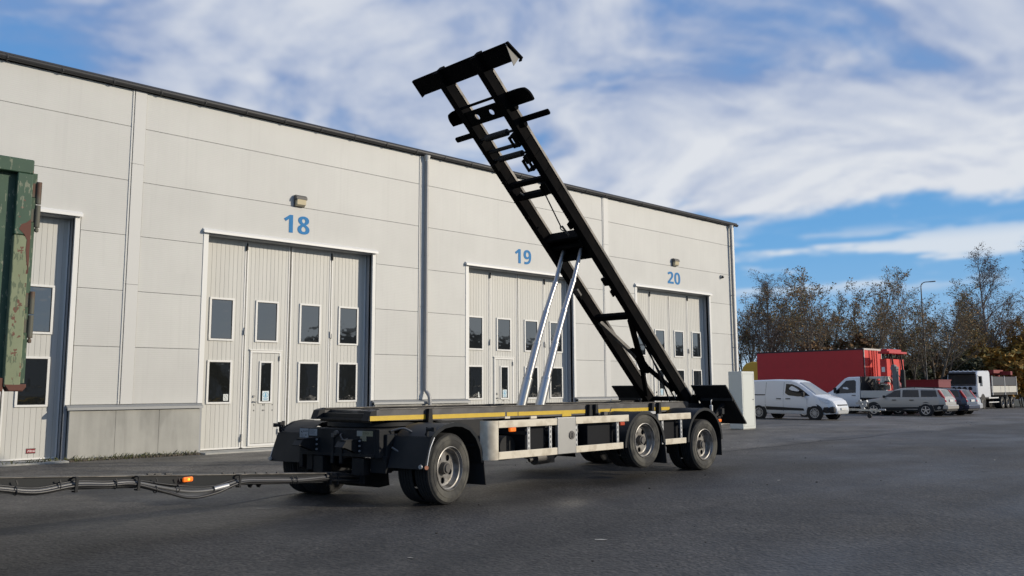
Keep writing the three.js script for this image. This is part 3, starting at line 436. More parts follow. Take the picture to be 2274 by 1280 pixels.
      part(t, 'guard_arm', [span(x - 0.02, x + 0.02, 0.78, 0.83, s > 0 ? 0.5 : -1.22, s > 0 ? 1.222 : -0.5)], mBlack);
    }
    if (s > 0) { for (const [x, m] of [[1.20, mAmber], [3.60, mRedLens]]) part(t, 'side_marker_lamp', [cb(0.115, 0.062, 0.04, x, 0.868, 1.235, 0.012)], m); }
    // sheet name plates on the rail
    part(t, 'label_plate', [span(1.60, 1.70, 0.985, 1.015, s * 0.70, s * 0.70 + 0.004)], mGuard);
  }
  part(t, 'grease_tag', [span(1.60, 1.72, 0.995, 1.03, 1.18, 1.2)], mGuard);
  part(t, 'strap_plate', [span(2.42, 2.62, 1.0, 1.045, 1.05, 1.058)], mStripe);
  // --- rear axles: front one lifted
  for (const [x, y, lift] of [[4.17, WR + 0.155, 1], [5.925, WR, 0]]) {
    part(t, 'axle', [rod([x, y, -1.0], [x, y, 1.0], 0.07, 0.07, 14), bx(0.34, 0.34, 0.07, x, y, 0.62), bx(0.34, 0.34, 0.07, x, y, -0.62)], mBlack);
    for (const s of [1, -1]) {
      truckWheel(t, [x, y, s * 1.262], 0, s, 0.3 + x, 1, true);
      part(t, 'spring_arm', [bx(0.9, 0.08, 0.09, x - 0.2, y + 0.12, s * 0.45), rod([x + 0.2, y + 0.1, s * 0.45], [x + 0.2, y + 0.35, s * 0.45], 0.11)], mBlack);
    }
  }
  const fen = (x, y, r, a0, a1, s) => arch(r, a0, a1, 0, 0.60).map(g => { g.translate(x, y, s > 0 ? 0.67 : -1.27); return g; });
  for (const s of [1, -1]) {
    part(t, 'mudguard', [...fen(4.165, 0.50, 0.535, 0.02 * Math.PI, 1.0 * Math.PI, s)], mFender);
    part(t, 'mudguard', [...fen(5.93, 0.50, 0.555, 0.0, 1.0 * Math.PI, s)], mFender);
    part(t, 'mud_flap', [bx(0.012, 0.42, 0.58, 4.735, 0.40, s * 0.965, 0, 0, 0.14)], mTread);
    part(t, 'mud_flap', [bx(0.012, 0.32, 0.58, 6.475, 0.38, s * 0.965, 0, 0, 0.03)], mTread);
    part(t, 'mudguard_bracket', [rod([4.7, 0.72, s * 0.4], [4.7, 0.72, s * 1.2], 0.02), rod([5.4, 0.72, s * 0.4], [5.4, 0.72, s * 1.2], 0.02), rod([5.93, 1.02, s * 0.4], [5.93, 1.02, s * 1.2], 0.02)], mBlack);
  }
  part(t, 'mudguard_plate', [span(4.42, 4.56, 0.99, 1.03, 1.0, 1.2)], mGalv);
  // --- rear: hinge, sloping tail wings, lamps, hook
  part(t, 'tail_crossbeam', [cb(0.22, 0.24, 1.5, 6.62, 0.86, 0, 0.015), span(6.45, 6.9, 0.98, 1.12, -0.62, -0.52), span(6.45, 6.9, 0.98, 1.12, 0.52, 0.62)], mBlack);
  part(t, 'tail_hinge', [rod([6.78, 1.20, -0.62], [6.78, 1.20, 0.62], 0.045, 0.045, 16), prism([[6.60, 1.0], [6.92, 1.0], [6.86, 1.26], [6.72, 1.28]], 0.53, 0.57), prism([[6.60, 1.0], [6.92, 1.0], [6.86, 1.26], [6.72, 1.28]], -0.57, -0.53)], mFrame);
  for (const s of [1, -1]) {
    const za = s > 0 ? 0.56 : -1.28, zb = s > 0 ? 1.28 : -0.56;
    part(t, 'tail_wing', [prism([[6.63, 1.445], [6.66, 1.455], [6.93, 1.20], [7.37, 0.75], [7.34, 0.735], [6.90, 1.175]], za, zb, 0.003), bx(0.02, 0.05, zb - za, 6.87, 1.19, (za + zb) / 2), prism([[6.95, 1.16], [7.35, 0.755], [6.75, 0.76], [6.72, 1.0]], s > 0 ? 0.60 : -0.64, s > 0 ? 0.64 : -0.60)], mBlack);
    part(t, 'wing_arm', [bar([6.62, 0.84, s * 0.8], [7.2, 0.84, s * 0.8], 0.06, 0.08), bar([6.62, 0.9, s * 1.05], [6.95, 1.1, s * 1.05], 0.06, 0.06)], mBlack);
    part(t, 'tail_lamp_bracket', [span(6.50, 6.58, 0.60, 0.90, Math.min(s * 1.05, s * 1.2), Math.max(s * 1.05, s * 1.2)), rod([6.48, 0.93, s * 1.15], [6.50, 1.02, s * 1.18], 0.012), bx(0.07, 0.10, 0.08, 6.60, 0.985, s * 1.2), rod([6.60, 0.88, s * 1.2], [6.60, 0.94, s * 1.2], 0.015)], mBlack);
    part(t, 'tail_marker_lamp', [cb(0.10, 0.05, 0.04, 6.50, 0.825, s * 1.215, 0.012)], mAmber);
    part(t, 'tail_clamp', [cb(0.05, 0.12, 0.05, 6.40, 1.04, s * 1.12, 0.015), tube([[6.40, 1.08, s * 1.12], [6.39, 1.15, s * 1.12], [6.42, 1.19, s * 1.12]], 0.008, 8)], mGalv);
  }
  part(t, 'tail_hook', [tube([[6.50, 0.46, 1.1], [6.58, 0.50, 1.1], [6.66, 0.57, 1.1], [6.76, 0.565, 1.1]], 0.014, 12), rod([6.52, 0.38, 1.1], [6.60, 0.37, 1.1], 0.012), rod([6.50, 0.35, 1.1], [6.50, 0.62, 1.1], 0.018)], mBlack);
  part(t, 'underrun_bar', [span(6.62, 6.72, 0.47, 0.57, -1.15, 1.05)], mBlack);
  part(t, 'deck_pin', [rod([5.05, 1.155, 0.55], [5.05, 1.20, 0.55], 0.018), rod([5.05, 1.20, 0.55], [5.05, 1.225, 0.55], 0.032)], mBlack);

  // --- telescopic lift cylinders
  const cylBase = [2.70, 0.63], stg = [[2.70, 0.63, 0.079], [3.04, 1.572, 0.079], [3.262, 2.142, 0.066], [3.49, 2.678, 0.056], [3.735, 3.19, 0.046], [3.97, 3.80, 0.046]];
  for (const s of [1, -1]) {
    const c = sub(t, 'lift_cylinder');
    const rad = [0.079, 0.064, 0.053, 0.044, 0.035];
    for (let i = 0; i < 5; i++) { part(c, 'stage', [rod([stg[i][0], stg[i][1], s * 0.2], [stg[i + 1][0], stg[i + 1][1], s * 0.2], rad[i], rad[i], 24)], i < 1 ? mSteel : mChrome);
      if (i < 4) { const e = stg[i + 1], dx = e[0] - stg[i][0], dy = e[1] - stg[i][1], l = Math.hypot(dx, dy); part(c, 'collar', [rod([e[0] - dx / l * 0.03, e[1] - dy / l * 0.03, s * 0.2], [e[0], e[1], s * 0.2], rad[i] + 0.004, rad[i] + 0.004, 24)], mSteel); } }
  }
  part(t, 'cylinder_cradle', [bx(0.3, 0.12, 0.9, 2.72, 0.66, 0)], mBlack);

  // --- the raised tipping frame (x' runs down the slope, y' off the frame, turned by 43.4 degrees)
  const f = sub(t, 'tipping_frame', [0, 0, 0], [0, 0, -43.4 * Math.PI / 180]);
  const N0 = 5.36, N1 = 5.595;
  for (const s of [1, -1]) {
    const z = s * 0.42;
    part(f, 'frame_beam', [span(-3.40, 4.10, N0 + 0.012, N1 - 0.014, z - 0.052, z + 0.052), span(-3.40, 4.10, N0, N0 + 0.014, z - 0.06, z + 0.06), prism([[4.0, N0], [4.22, N0 - 0.08], [4.28, N0 + 0.02], [4.20, N0 + 0.12], [4.0, N1 - 0.02]], z - 0.05, z + 0.05)], mFrame);
    part(f, 'beam_wear_strip', [span(-3.06, 4.08, N1 - 0.046, N1 - 0.002, z + 0.0535, z + 0.066)], mWorn);
    part(f, 'beam_top_flange', [span(-3.08, 4.08, N1 - 0.014, N1, z - 0.06, z + 0.06)], mWorn);
    for (const x of [-1.9, -1.62, -1.3, -0.9]) part(f, 'beam_stiffener', [span(x, x + 0.012, N0 - 0.012, N1 - 0.014, z - 0.060, z + 0.060)], mFrame);
    // hanging brackets and lugs on the beam inside
    part(f, 'beam_bracket', [cb(0.16, 0.1, 0.07, -2.02, N0 - 0.02, z - s * 0.06, 0.01), cb(0.14, 0.12, 0.08, -1.62, N0 - 0.02, z - s * 0.07, 0.01), cb(0.20, 0.09, 0.10, -1.05, N0 - 0.02, z - s * 0.06, 0.01), cb(0.12, 0.1, 0.05, -0.25, N0 + 0.0, z - s * 0.07, 0.01), bx(0.12, 0.07, 0.03, 1.25, N0 - 0.01, z - s * 0.06), bx(0.1, 0.06, 0.03, 0.1, N0 - 0.01, z - s * 0.06)], mFrame);
    part(f, 'pivot_boss', [rod([-2.42, N1 - 0.07, z], [-2.42, N1 - 0.07, z + s * 0.12], 0.055, 0.05, 16)], mFrame); part(f, 'pivot_boss', [rod([-2.12, N1 - 0.09, z], [-2.12, N1 - 0.09, z + s * 0.12], 0.05, 0.045, 16)], mFrame);
  }
  // bolster at the top end
  const NB = 5.44;
  part(f, 'bolster', [span(-3.40, -3.12, NB, NB + 0.014, -1.02, 1.05), span(-3.408, -3.392, NB - 0.006, NB + 0.02, -1.02, 1.05), span(-3.135, -3.12, NB + 0.016, NB + 0.05, -1.0, 1.04)], mFrame);
  part(f, 'bolster_end', [prism([[-3.375, 5.445], [-3.10, 5.545], [-3.075, 5.36]], 1.052, 1.060)], mat([0.16, 0.155, 0.14], 0.6));
  part(f, 'bolster_end', [bar([-3.40, 5.47, 1.07], [-3.07, 5.575, 1.07], 0.05, 0.03), bar([-3.07, 5.56, 1.06], [-3.055, 5.53, 1.06], 0.05, 0.02)], mFrame);
  part(f, 'bolster_end', [span(-3.40, -3.10, NB - 0.01, NB + 0.05, -1.035, -1.022)], mFrame);
  // lower cross plate with two holes and rounded wing ends
  part(f, 'cross_plate', [new THREE.ExtrudeGeometry((() => { const q = new THREE.Shape([[-0.37, -0.125], [0.37, -0.125], [0.37, 0.125], [-0.37, 0.125]].map(p => new THREE.Vector2(...p))); q.holes.push(hole(-0.15, 0, 0.052), hole(0.17, 0, 0.052)); return q; })(), { depth: 0.025, bevelEnabled: false, curveSegments: 12 }).rotateX(Math.PI / 2).rotateY(-Math.PI / 2).translate(-2.515, N0 + 0.035, 0)], mFrame);
  for (const s of [1, -1]) { const w = new THREE.Shape(); w.moveTo(0.44, -0.12); w.lineTo(0.90, -0.12); w.quadraticCurveTo(0.93, 0.03, 0.85, 0.10); w.quadraticCurveTo(0.79, 0.125, 0.62, 0.125); w.lineTo(0.44, 0.125); w.closePath();
    const g = new THREE.ExtrudeGeometry(w, { depth: 0.04, bevelEnabled: false, curveSegments: 10 }).rotateX(Math.PI / 2).rotateY(-Math.PI / 2); if (s < 0) { g.scale(1, 1, -1); } part(f, 'locating_wing', [g.translate(-2.55, N1 - 0.03, 0)], mFrame); }
  for (const [x, z, w] of [[-2.06, 0.31, 0.20], [-1.62, 0.30, 0.22], [-1.10, 0.33, 0.16]]) part(f, 'latch_block', [span(x, x + 0.03, N0 - 0.05, N0 + 0.10, z - 0.07, z + 0.06), span(x + w - 0.03, x + w, N0 - 0.05, N0 + 0.10, z - 0.07, z + 0.06), span(x, x + w, N0 - 0.055, N0 - 0.02, z - 0.075, z - 0.045), span(x, x + w, N0 - 0.055, N0 - 0.02, z + 0.03, z + 0.06)], mFrame);
  for (const x of [-1.72, -1.3, -0.55, 0.9, 2.3]) part(f, 'pipe_clip', [bx(0.05, 0.03, 0.06, x, N0 - 0.012, -0.40)], mFrame);
  part(f, 'wear_pad', [cb(0.16, 0.05, 0.10, 1.15, N0 - 0.02, -0.36, 0.01)], mWorn); part(f, 'wear_pad', [cb(0.16, 0.05, 0.10, 0.98, N0 - 0.02, 0.36, 0.01)], mFrame);
  part(f, 'tie_rod', [rod([-2.72, N0 + 0.04, -0.37], [-2.72, N0 + 0.04, 0.37], 0.022)], mFrame);
  for (const s of [1, -1]) part(f, 'locating_arm', [cb(0.10, 0.06, 0.60, -2.18, N1 - 0.05, s * 0.74, 0.03)], mFrame);
  for (const [x, r, a, b] of [[-2.12, 0.055, -0.24, 0.22], [-1.875, 0.032, -0.36, 0.36], [-1.71, 0.05, -0.24, 0.26]]) { part(f, 'locking_cylinder', [rod([x, N0 + 0.03, a], [x, N0 + 0.03, b], r, r, 16), rod([x, N0 + 0.03, b], [x, N0 + 0.03, 0.38], r * 0.4), rod([x, N0 + 0.03, -0.38], [x, N0 + 0.03, a], r * 0.4)], mBlack); }
  part(f, 'crossmember', [span(-1.22, -1.14, N0 + 0.01, N0 + 0.09, -0.37, 0.37)], mFrame);
  part(f, 'crossmember', [span(-0.98, -0.90, N0 + 0.0, N0 + 0.10, -0.37, 0.37), rod([-0.94, N0 - 0.02, -0.3], [-0.94, N0 - 0.02, 0.3], 0.035)], mFrame);
  part(f, 'latch_rod', [rod([-1.02, N0 - 0.03, 0.27], [-0.26, N0 - 0.03, 0.17], 0.011), tube([[-0.30, N0 - 0.03, 0.175], [-0.22, N0 - 0.03, 0.14], [-0.18, N0 - 0.03, 0.19], [-0.26, N0 - 0.03, 0.2]], 0.01, 12)], mWorn);
  part(f, 'latch_spring', [rod([-0.28, N0 - 0.03, 0.20], [-0.08, N0 - 0.03, 0.22], 0.018)], mWorn); part(f, 'latch_spring', [rod([-1.05, N0, -0.24], [-0.98, N0, -0.20], 0.014)], mWorn);
  part(f, 'cylinder_head_box', [span(-0.02, 0.02, N0 - 0.01, N1 - 0.03, -0.37, 0.37), span(0.42, 0.46, N0 - 0.01, N1 - 0.03, -0.37, 0.37), span(0.02, 0.42, N1 - 0.09, N1 - 0.05, -0.37, 0.37), rod([0.20, N0 + 0.06, -0.37], [0.20, N0 + 0.06, 0.37], 0.04)], mFrame);
  part(f, 'crossmember', [span(1.79, 1.88, N0 + 0.0, N0 + 0.03, -0.37, 0.37), span(1.79, 1.80, N0, N0 + 0.1, -0.37, 0.37), ...[0.02, 0.11].map(z => bx(0.05, 0.02, 0.03, 1.77, N0 - 0.01, z, 0, 0, 0.5))], mFrame);
  // the cross brace low down, with its centre plate
  const Y = N0 + 0.03;
  part(f, 'brace', [bar([1.92, Y, -0.34], [2.82, Y, -0.02], 0.07, 0.06)], mWorn);
  part(f, 'brace', [bar([1.92, Y, 0.34], [2.82, Y, 0.06], 0.09, 0.06)], mFrame);
  part(f, 'brace', [bar([3.05, Y, -0.02], [3.85, Y, -0.34], 0.07, 0.06)], mFrame);
  part(f, 'brace', [bar([3.05, Y, 0.04], [3.72, Y, 0.34], 0.07, 0.06)], mFrame);
  part(f, 'brace_plate', [new THREE.ExtrudeGeometry(new THREE.Shape([[2.66, -0.12], [2.60, 0.0], [2.66, 0.17], [2.95, 0.11], [3.22, 0.13], [3.26, 0.0], [3.20, -0.12], [2.92, -0.08]].map(p => new THREE.Vector2(p[0], p[1]))), { depth: 0.02, bevelEnabled: false }).rotateX(Math.PI / 2).translate(0, Y + 0.01, 0)], mFrame);
  part(f, 'frame_pipes', [tube([[-1.0, N0 + 0.06, 0.36], [0.2, N0 + 0.05, 0.35], [1.6, N0 + 0.06, 0.35], [2.6, N0 + 0.04, 0.30], [3.9, N0 - 0.02, 0.30]], 0.014, 30), tube([[2.6, N0 + 0.04, 0.33], [3.2, N0 - 0.03, 0.30], [3.9, N0 - 0.12, 0.24]], 0.016, 20)], mHose);

  // --- front turntable dolly, steered
  const d = sub(t, 'front_dolly', [-0.14, 0, 0], [0, 12.2 * Math.PI / 180, 0]);
  part(d, 'turntable', [place(new THREE.CylinderGeometry(0.60, 0.60, 0.05, 48), 0, 0.965, 0), place(new THREE.CylinderGeometry(0.55, 0.55, 0.06, 48), 0, 0.915, 0)], mBlack);
  part(d, 'dolly_frame', [span(-0.60, 0.62, 0.76, 0.90, -0.50, -0.38), span(-0.60, 0.62, 0.76, 0.90, 0.38, 0.50), span(0.5, 0.62, 0.76, 0.90, -0.38, 0.38), span(-0.62, 0.30, 0.885, 0.905, -0.60, 0.60)], mBlack);
  part(d, 'front_beam', [cb(0.06, 0.33, 1.26, -0.665, 0.755, 0.0, 0.008), span(-0.69, -0.45, 0.905, 0.922, -0.63, 0.66), cb(0.28, 0.34, 0.07, -0.55, 0.75, 0.66, 0.008)], mBlack);
  part(d, 'front_beam_ribs', [span(-0.715, -0.69, 0.50, 0.86, -0.075, -0.03), span(-0.715, -0.69, 0.50, 0.80, 0.07, 0.115), span(-0.71, -0.69, 0.59, 0.62, -0.62, 0.62)], mBlack);
  for (const a of [[-0.68, -0.60, 0.40, 0.62, -0.52, -0.42], [-0.72, -0.58, 0.38, 0.58, -0.36, -0.2], [-0.70, -0.58, 0.37, 0.57, 0.27, 0.46], [-0.62, -0.50, 0.40, 0.60, 0.50, 0.74]]) part(d, 'hanger_bracket', [span(...a)], mBlack);
  for (const z of [0.68, -0.74]) part(d, 'hanger_plate', [prism([[-0.60, 0.86], [-0.28, 0.86], [-0.30, 0.45], [-0.55, 0.40], [-0.60, 0.42]], z, z + 0.06, 0.005)], mFender);
  for (const zc of [-0.39, 0.33]) {   // bumper arms reaching forwards
    part(d, 'bumper_arm', [prism([[-0.69, 0.80], [-0.93, 0.79], [-1.0, 0.715], [-0.93, 0.71], [-0.69, 0.625]], zc - 0.04, zc - 0.025), prism([[-0.69, 0.80], [-0.93, 0.79], [-1.0, 0.715], [-0.93, 0.71], [-0.69, 0.625]], zc + 0.025, zc + 0.04), bx(0.26, 0.012, 0.10, -0.82, 0.797, zc), bx(0.10, 0.012, 0.13, -0.965, 0.755, zc, 0, 0, 0.85), bx(0.02, 0.20, 0.16, -0.695, 0.71, zc + 0.02)], mFender);
    for (const y of [0.66, 0.72, 0.78]) part(d, 'bolt', rod([-0.70, y, zc + 0.07], [-0.72, y, zc + 0.07], 0.014, 0.014, 6), mGalv);
  }
  const plateTex = canvasTex(160, 100, (x) => { x.fillStyle = '#8f9498'; x.fillRect(0, 0, 160, 100); x.fillStyle = '#23262b'; x.beginPath(); x.moveTo(12, 30); x.lineTo(34, 30); x.lineTo(52, 50); x.lineTo(36, 50); x.fill(); x.fillRect(56, 26, 26, 9); x.fillRect(86, 28, 22, 7); x.font = 'bold 20px sans-serif'; x.fillText('VDK', 108, 36); x.fillStyle = '#3b3f44'; for (let i = 0; i < 4; i++) x.fillRect(14, 62 + i * 9, 36 + (i * 37) % 60, 3); x.fillRect(100, 66, 24, 14); });
  const plate2 = canvasTex(128, 64, (x) => { x.fillStyle = '#8d9296'; x.fillRect(0, 0, 128, 64); x.fillStyle = '#4a4f55'; for (let i = 0; i < 5; i++) x.fillRect(10, 8 + i * 10, 70 + (i * 29) % 40, 4); });
  const plate3 = canvasTex(200, 90, (x) => { x.fillStyle = '#8b8b83'; x.fillRect(0, 0, 200, 90); x.fillStyle = '#7d7a62'; x.fillRect(70, 0, 130, 90); x.fillStyle = '#55543f'; x.font = 'bold 44px sans-serif'; x.fillText('ISO', 78, 58); x.strokeStyle = '#55543f'; x.lineWidth = 3; x.beginPath(); x.arc(182, 42, 13, 0, 7); x.stroke(); });
  const ry = -Math.PI / 2;
  printed(d, 'maker_plate', 0.155, 0.115, plateTex, [-0.698, 0.855, -0.56], [0, ry, 0]);
  printed(d, 'type_plate', 0.14, 0.085, plate2, [-0.698, 0.868, -0.40], [0, ry, 0]);
  printed(d, 'axle_plate', 0.26, 0.065, plate3, [-0.698, 0.87, 0.47], [0, ry, 0]);
  part(d, 'seal_plate', [span(-0.704, -0.697, 0.78, 0.84, 0.40, 0.50)], mat([0.20, 0.19, 0.13], 0.6));
  part(d, 'coupling_head', [rod([-0.70, 0.87, 0.02], [-0.74, 0.87, 0.02], 0.03, 0.03, 12), bx(0.03, 0.05, 0.05, -0.71, 0.84, -0.04), tube([[-0.70, 0.86, 0.09], [-0.75, 0.84, 0.12], [-0.74, 0.79, 0.16], [-0.70, 0.80, 0.2]], 0.01, 14)], mHub);
  part(d, 'air_hose', [tube([[-0.5, 0.90, 0.72], [-0.42, 0.93, 0.85], [-0.35, 0.88, 0.95], [-0.28, 0.90, 1.0]], 0.012, 16), tube([[-0.52, 0.70, 0.75], [-0.5, 0.60, 0.95], [-0.42, 0.52, 0.9]], 0.014, 16)], mHoseGrey);
  part(d, 'axle', [rod([0, WR, -1.0], [0, WR, 1.0], 0.07, 0.07, 14), bx(0.34, 0.34, 0.07, 0, WR, 0.62), bx(0.34, 0.34, 0.07, 0, WR, -0.62), bx(1.0, 0.07, 0.09, 0, 0.60, 0.45), bx(1.0, 0.07, 0.09, 0, 0.60, -0.45), rod([-0.30, 0.6, 0.45], [-0.30, 0.8, 0.45], 0.11), rod([-0.30, 0.6, -0.45], [-0.30, 0.8, -0.45], 0.11)], mBlack);
  for (const s of [1, -1]) {
    const z0 = s > 0 ? 0.745 : -1.30;
    const g = []; const tilt = [[0.645, 0.46], [0.60, 0.64], [0.50, 0.80], [0.36, 0.91], [0.18, 0.972], [0, 0.985], [-0.2, 0.965], [-0.36, 0.90], [-0.44, 0.838]];
    g.push(crease(prism(tilt.concat(tilt.slice().reverse().map(([x, y]) => { const l = Math.hypot(x, y - 0.4); return [x * (l - 0.012) / l, 0.4 + (y - 0.4) * (l - 0.012) / l]; })), z0, z0 + 0.555), 0.5));
    const zo = s > 0 ? z0 + 0.535 : z0; g.push(crease(prism(tilt.map(([x, y]) => { const l = Math.hypot(x, y - 0.4); return [x * (l + 0.008) / l, 0.4 + (y - 0.4) * (l + 0.008) / l]; }).concat(tilt.slice().reverse().map(([x, y]) => { const l = Math.hypot(x, y - 0.4); return [x * (l - 0.04) / l, 0.4 + (y - 0.4) * (l - 0.04) / l]; })), zo, zo + 0.024), 0.5));
    part(d, 'mudguard', g, mFender);
    // front apron hanging from the mudguard
    part(d, 'mudguard_apron', [prism([[-0.445, 0.835], [-0.462, 0.835], [-0.60, 0.47], [-0.585, 0.465]], z0, z0 + 0.56, 0.003), ...(s > 0 ? [prism([[-0.445, 0.835], [-0.40, 0.86], [-0.46, 0.66], [-0.54, 0.47], [-0.60, 0.47]], z0 + 0.54, z0 + 0.562)] : [])], mFender);
    part(d, 'mudguard_edge_trim', [tube(s > 0 ? [[-0.41, 0.83, 1.307], [-0.49, 0.70, 1.307], [-0.55, 0.50, 1.307]] : [[-0.44, 0.83, -1.30], [-0.52, 0.66, -1.30], [-0.595, 0.48, -1.30]], 0.008, 12)], mGalv);
    part(d, 'marker_reflector', [rod([-0.605, 0.50, s * 1.265], [-0.625, 0.50, s * 1.265], 0.025, 0.025, 16)], mGalv);
    part(d, 'marker_reflector', [rod([-0.56, 0.49, s * 1.305], [-0.575, 0.49, s * 1.325], 0.024, 0.024, 16)], mat([0.45, 0.20, 0.12], 0.4));
    part(d, 'position_lamp', [rod([-0.44, 0.86, s * 1.2], [-0.48, 0.93, s * 1.27], 0.012), bx(0.03, 0.11, 0.02, -0.47, 0.90, s * 1.25), rod([-0.47, 0.93, s * 1.25], [-0.47, 0.93, s * 1.33], 0.022, 0.022, 12), bx(0.04, 0.05, 0.04, -0.47, 0.93, s * 1.345)], mBlack);
    part(d, 'mud_flap', [bx(0.012, 0.40, 0.545, 0.68, 0.365, s * 1.02, 0, 0, 0.17)], mTread);
    part(d, 'mudguard_bracket', [rod([-0.4, 0.80, s * 0.4], [-0.4, 0.80, s * 1.25], 0.02), rod([0.55, 0.68, s * 0.4], [0.55, 0.68, s * 1.25], 0.02)], mBlack);
    truckWheel(t, [-0.14 + s * 1.25 * Math.sin(12.2 * Math.PI / 180), WR, s * 1.25 * Math.cos(12.2 * Math.PI / 180)], 12.2 * Math.PI / 180, s, s > 0 ? 0.7 : 0.2, 1, true);
  }
  part(d, 'mudguard_strap', [rod([-0.62, 0.955, -1.05], [-0.60, 0.905, -1.05], 0.012), bx(0.05, 0.035, 0.05, -0.65, 0.965, -1.05), bx(0.03, 0.09, 0.03, -0.60, 0.95, -1.05)], mBlack);
  // drawbar rising forwards
  const y = x => 0.306 + (-0.45 - x) * 0.0762, L = [];
  const db = (x0, x1, w, dz) => prism([[x0, y(x0) + 0.055], [x1, y(x1) + 0.055], [x1, y(x1) - 0.055], [x0, y(x0) - 0.055]].reverse(), dz - w / 2, dz + w / 2, 0.004);
  part(d, 'drawbar', [db(-5.6, -0.35, 0.14, 0.03), prism([[-0.5, 0.37], [-0.05, 0.36], [-0.02, 0.18], [-0.22, 0.17], [-0.5, 0.24]], -0.25, 0.3, 0.006), db(-5.75, -5.55, 0.06, 0.03), place(new THREE.TorusGeometry(0.075, 0.028, 10, 24), -5.85, y(-5.85), 0.03, Math.PI / 2)], mFender);
  part(d, 'drawbar_top_flange', [bar([-5.5, y(-5.5) + 0.059, 0.03], [-0.6, y(-0.6) + 0.059, 0.03], 0.17, 0.008)], mWorn);
  const hz = 0.125;
  const hosePath = (o, sag) => [[-5.5, -0.035], [-5.0, -0.02], [-4.75, -0.035], [-4.45, -0.065], [-4.1, -0.015], [-3.8, -0.02], [-3.55, -0.01], [-3.2, -0.07 - sag], [-2.9, -0.115 - sag * 2], [-2.6, -0.10 - sag], [-2.3, -0.025], [-1.9, -0.015], [-1.4, -0.02], [-1.0, 0.0], [-0.7, -0.005], [-0.35, -0.02]].map(([x, dy], i) => [x, y(x) + dy + o, hz + 0.006 * Math.sin(i * 2.1 + o * 90)]);
  part(d, 'drawbar_hose', [tube(hosePath(0.012, 0.0), 0.0165, 90, 7)], mHoseGrey);
  part(d, 'drawbar_hose', [tube(hosePath(-0.014, 0.012), 0.0165, 90, 7)], mHoseGrey);
  part(d, 'drawbar_hose', [tube(hosePath(-0.002, 0.022).map(([a, b, c], i) => [a, b - 0.002, c + 0.022]), 0.015, 90, 7)], mHose);
  part(d, 'drawbar_cable', [tube(hosePath(0.034, -0.015).map(([a, b, c]) => [a, b, c - 0.006]), 0.010, 90, 6)], mHose);
  for (const x of [-4.95, -4.62, -4.25, -3.72, -3.3, -3.05, -1.55, -1.48]) part(d, 'cable_tie', [place(new THREE.TorusGeometry(0.034, 0.005, 6, 14), x, y(x) + (x < -2.9 && x > -3.5 ? -0.07 : x === -4.62 ? -0.05 : -0.02), hz + 0.008, 0, Math.PI / 2), bx(0.01, 0.04, 0.01, x, y(x) + 0.02, hz + 0.03, 0, 0, 0.4)], mHose);
  for (const x of [-4.11, -3.50, -2.31, -0.95, -0.83]) part(d, 'hose_clip', [bx(0.026, 0.13, 0.012, x, y(x) - 0.005, hz + 0.045, 0, 0, -0.06), bx(0.026, 0.012, 0.08, x, y(x) + 0.055, hz + 0.01), bx(0.026, 0.012, 0.06, x, y(x) - 0.068, hz + 0.02)], mBlack);
  part(d, 'hose_sleeve', [tube([[-2.62, y(-2.62) - 0.085, hz + 0.012], [-2.54, y(-2.54) - 0.07, hz + 0.012], [-2.44, y(-2.44) - 0.052, hz + 0.012]], 0.026, 8, 10)], mGalv);
  part(d, 'drawbar_lamp', [cb(0.115, 0.05, 0.03, -2.95, y(-2.95) + 0.02, hz + 0.03, 0.014)], mAmber);
  part(d, 'drawbar_lamp_bulb', [place(new THREE.SphereGeometry(0.015, 10, 8), -2.95, y(-2.95) + 0.02, hz + 0.042)], mAmberGlow);
  for (const g of [-3.3, -3.22, -3.1, -2.45, -2.3, -2.15, -2.0, -1.85, -1.7].map((x, i) => i < 3 ? bx(0.07, 0.012, 0.03, x, y(x) + 0.072, 0.05) : rod([x, y(x) + 0.06, 0.06], [x, y(x) + 0.08, 0.06], 0.012, 0.012, 6))) part(d, 'drawbar_bolt', [g], mHub);
  for (const x of [-2.42, -2.32, -2.05, -1.93]) part(d, 'drawbar_tooth', [prism([[x - 0.02, y(x) - 0.055], [x + 0.02, y(x) - 0.055], [x, y(x) - 0.09]].reverse(), 0.0, 0.05)], mBlack);
  part(d, 'hose_bundle', [tube([[-1.0, y(-1.0) + 0.02, hz], [-0.8, 0.36, 0.14], [-0.55, 0.34, 0.17], [-0.25, 0.32, 0.2], [0.1, 0.42, 0.12]], 0.034, 24, 8), tube([[-0.95, y(-0.95) - 0.02, hz + 0.02], [-0.6, 0.29, 0.18], [-0.3, 0.27, 0.2], [0, 0.36, 0.2]], 0.022, 20, 8), tube([[-0.9, 0.36, hz], [-0.65, 0.38, 0.10], [-0.4, 0.40, 0.05], [-0.1, 0.5, 0.0]], 0.025, 20, 8)], mHose);
  // marker lamp glow is a real small lamp
}
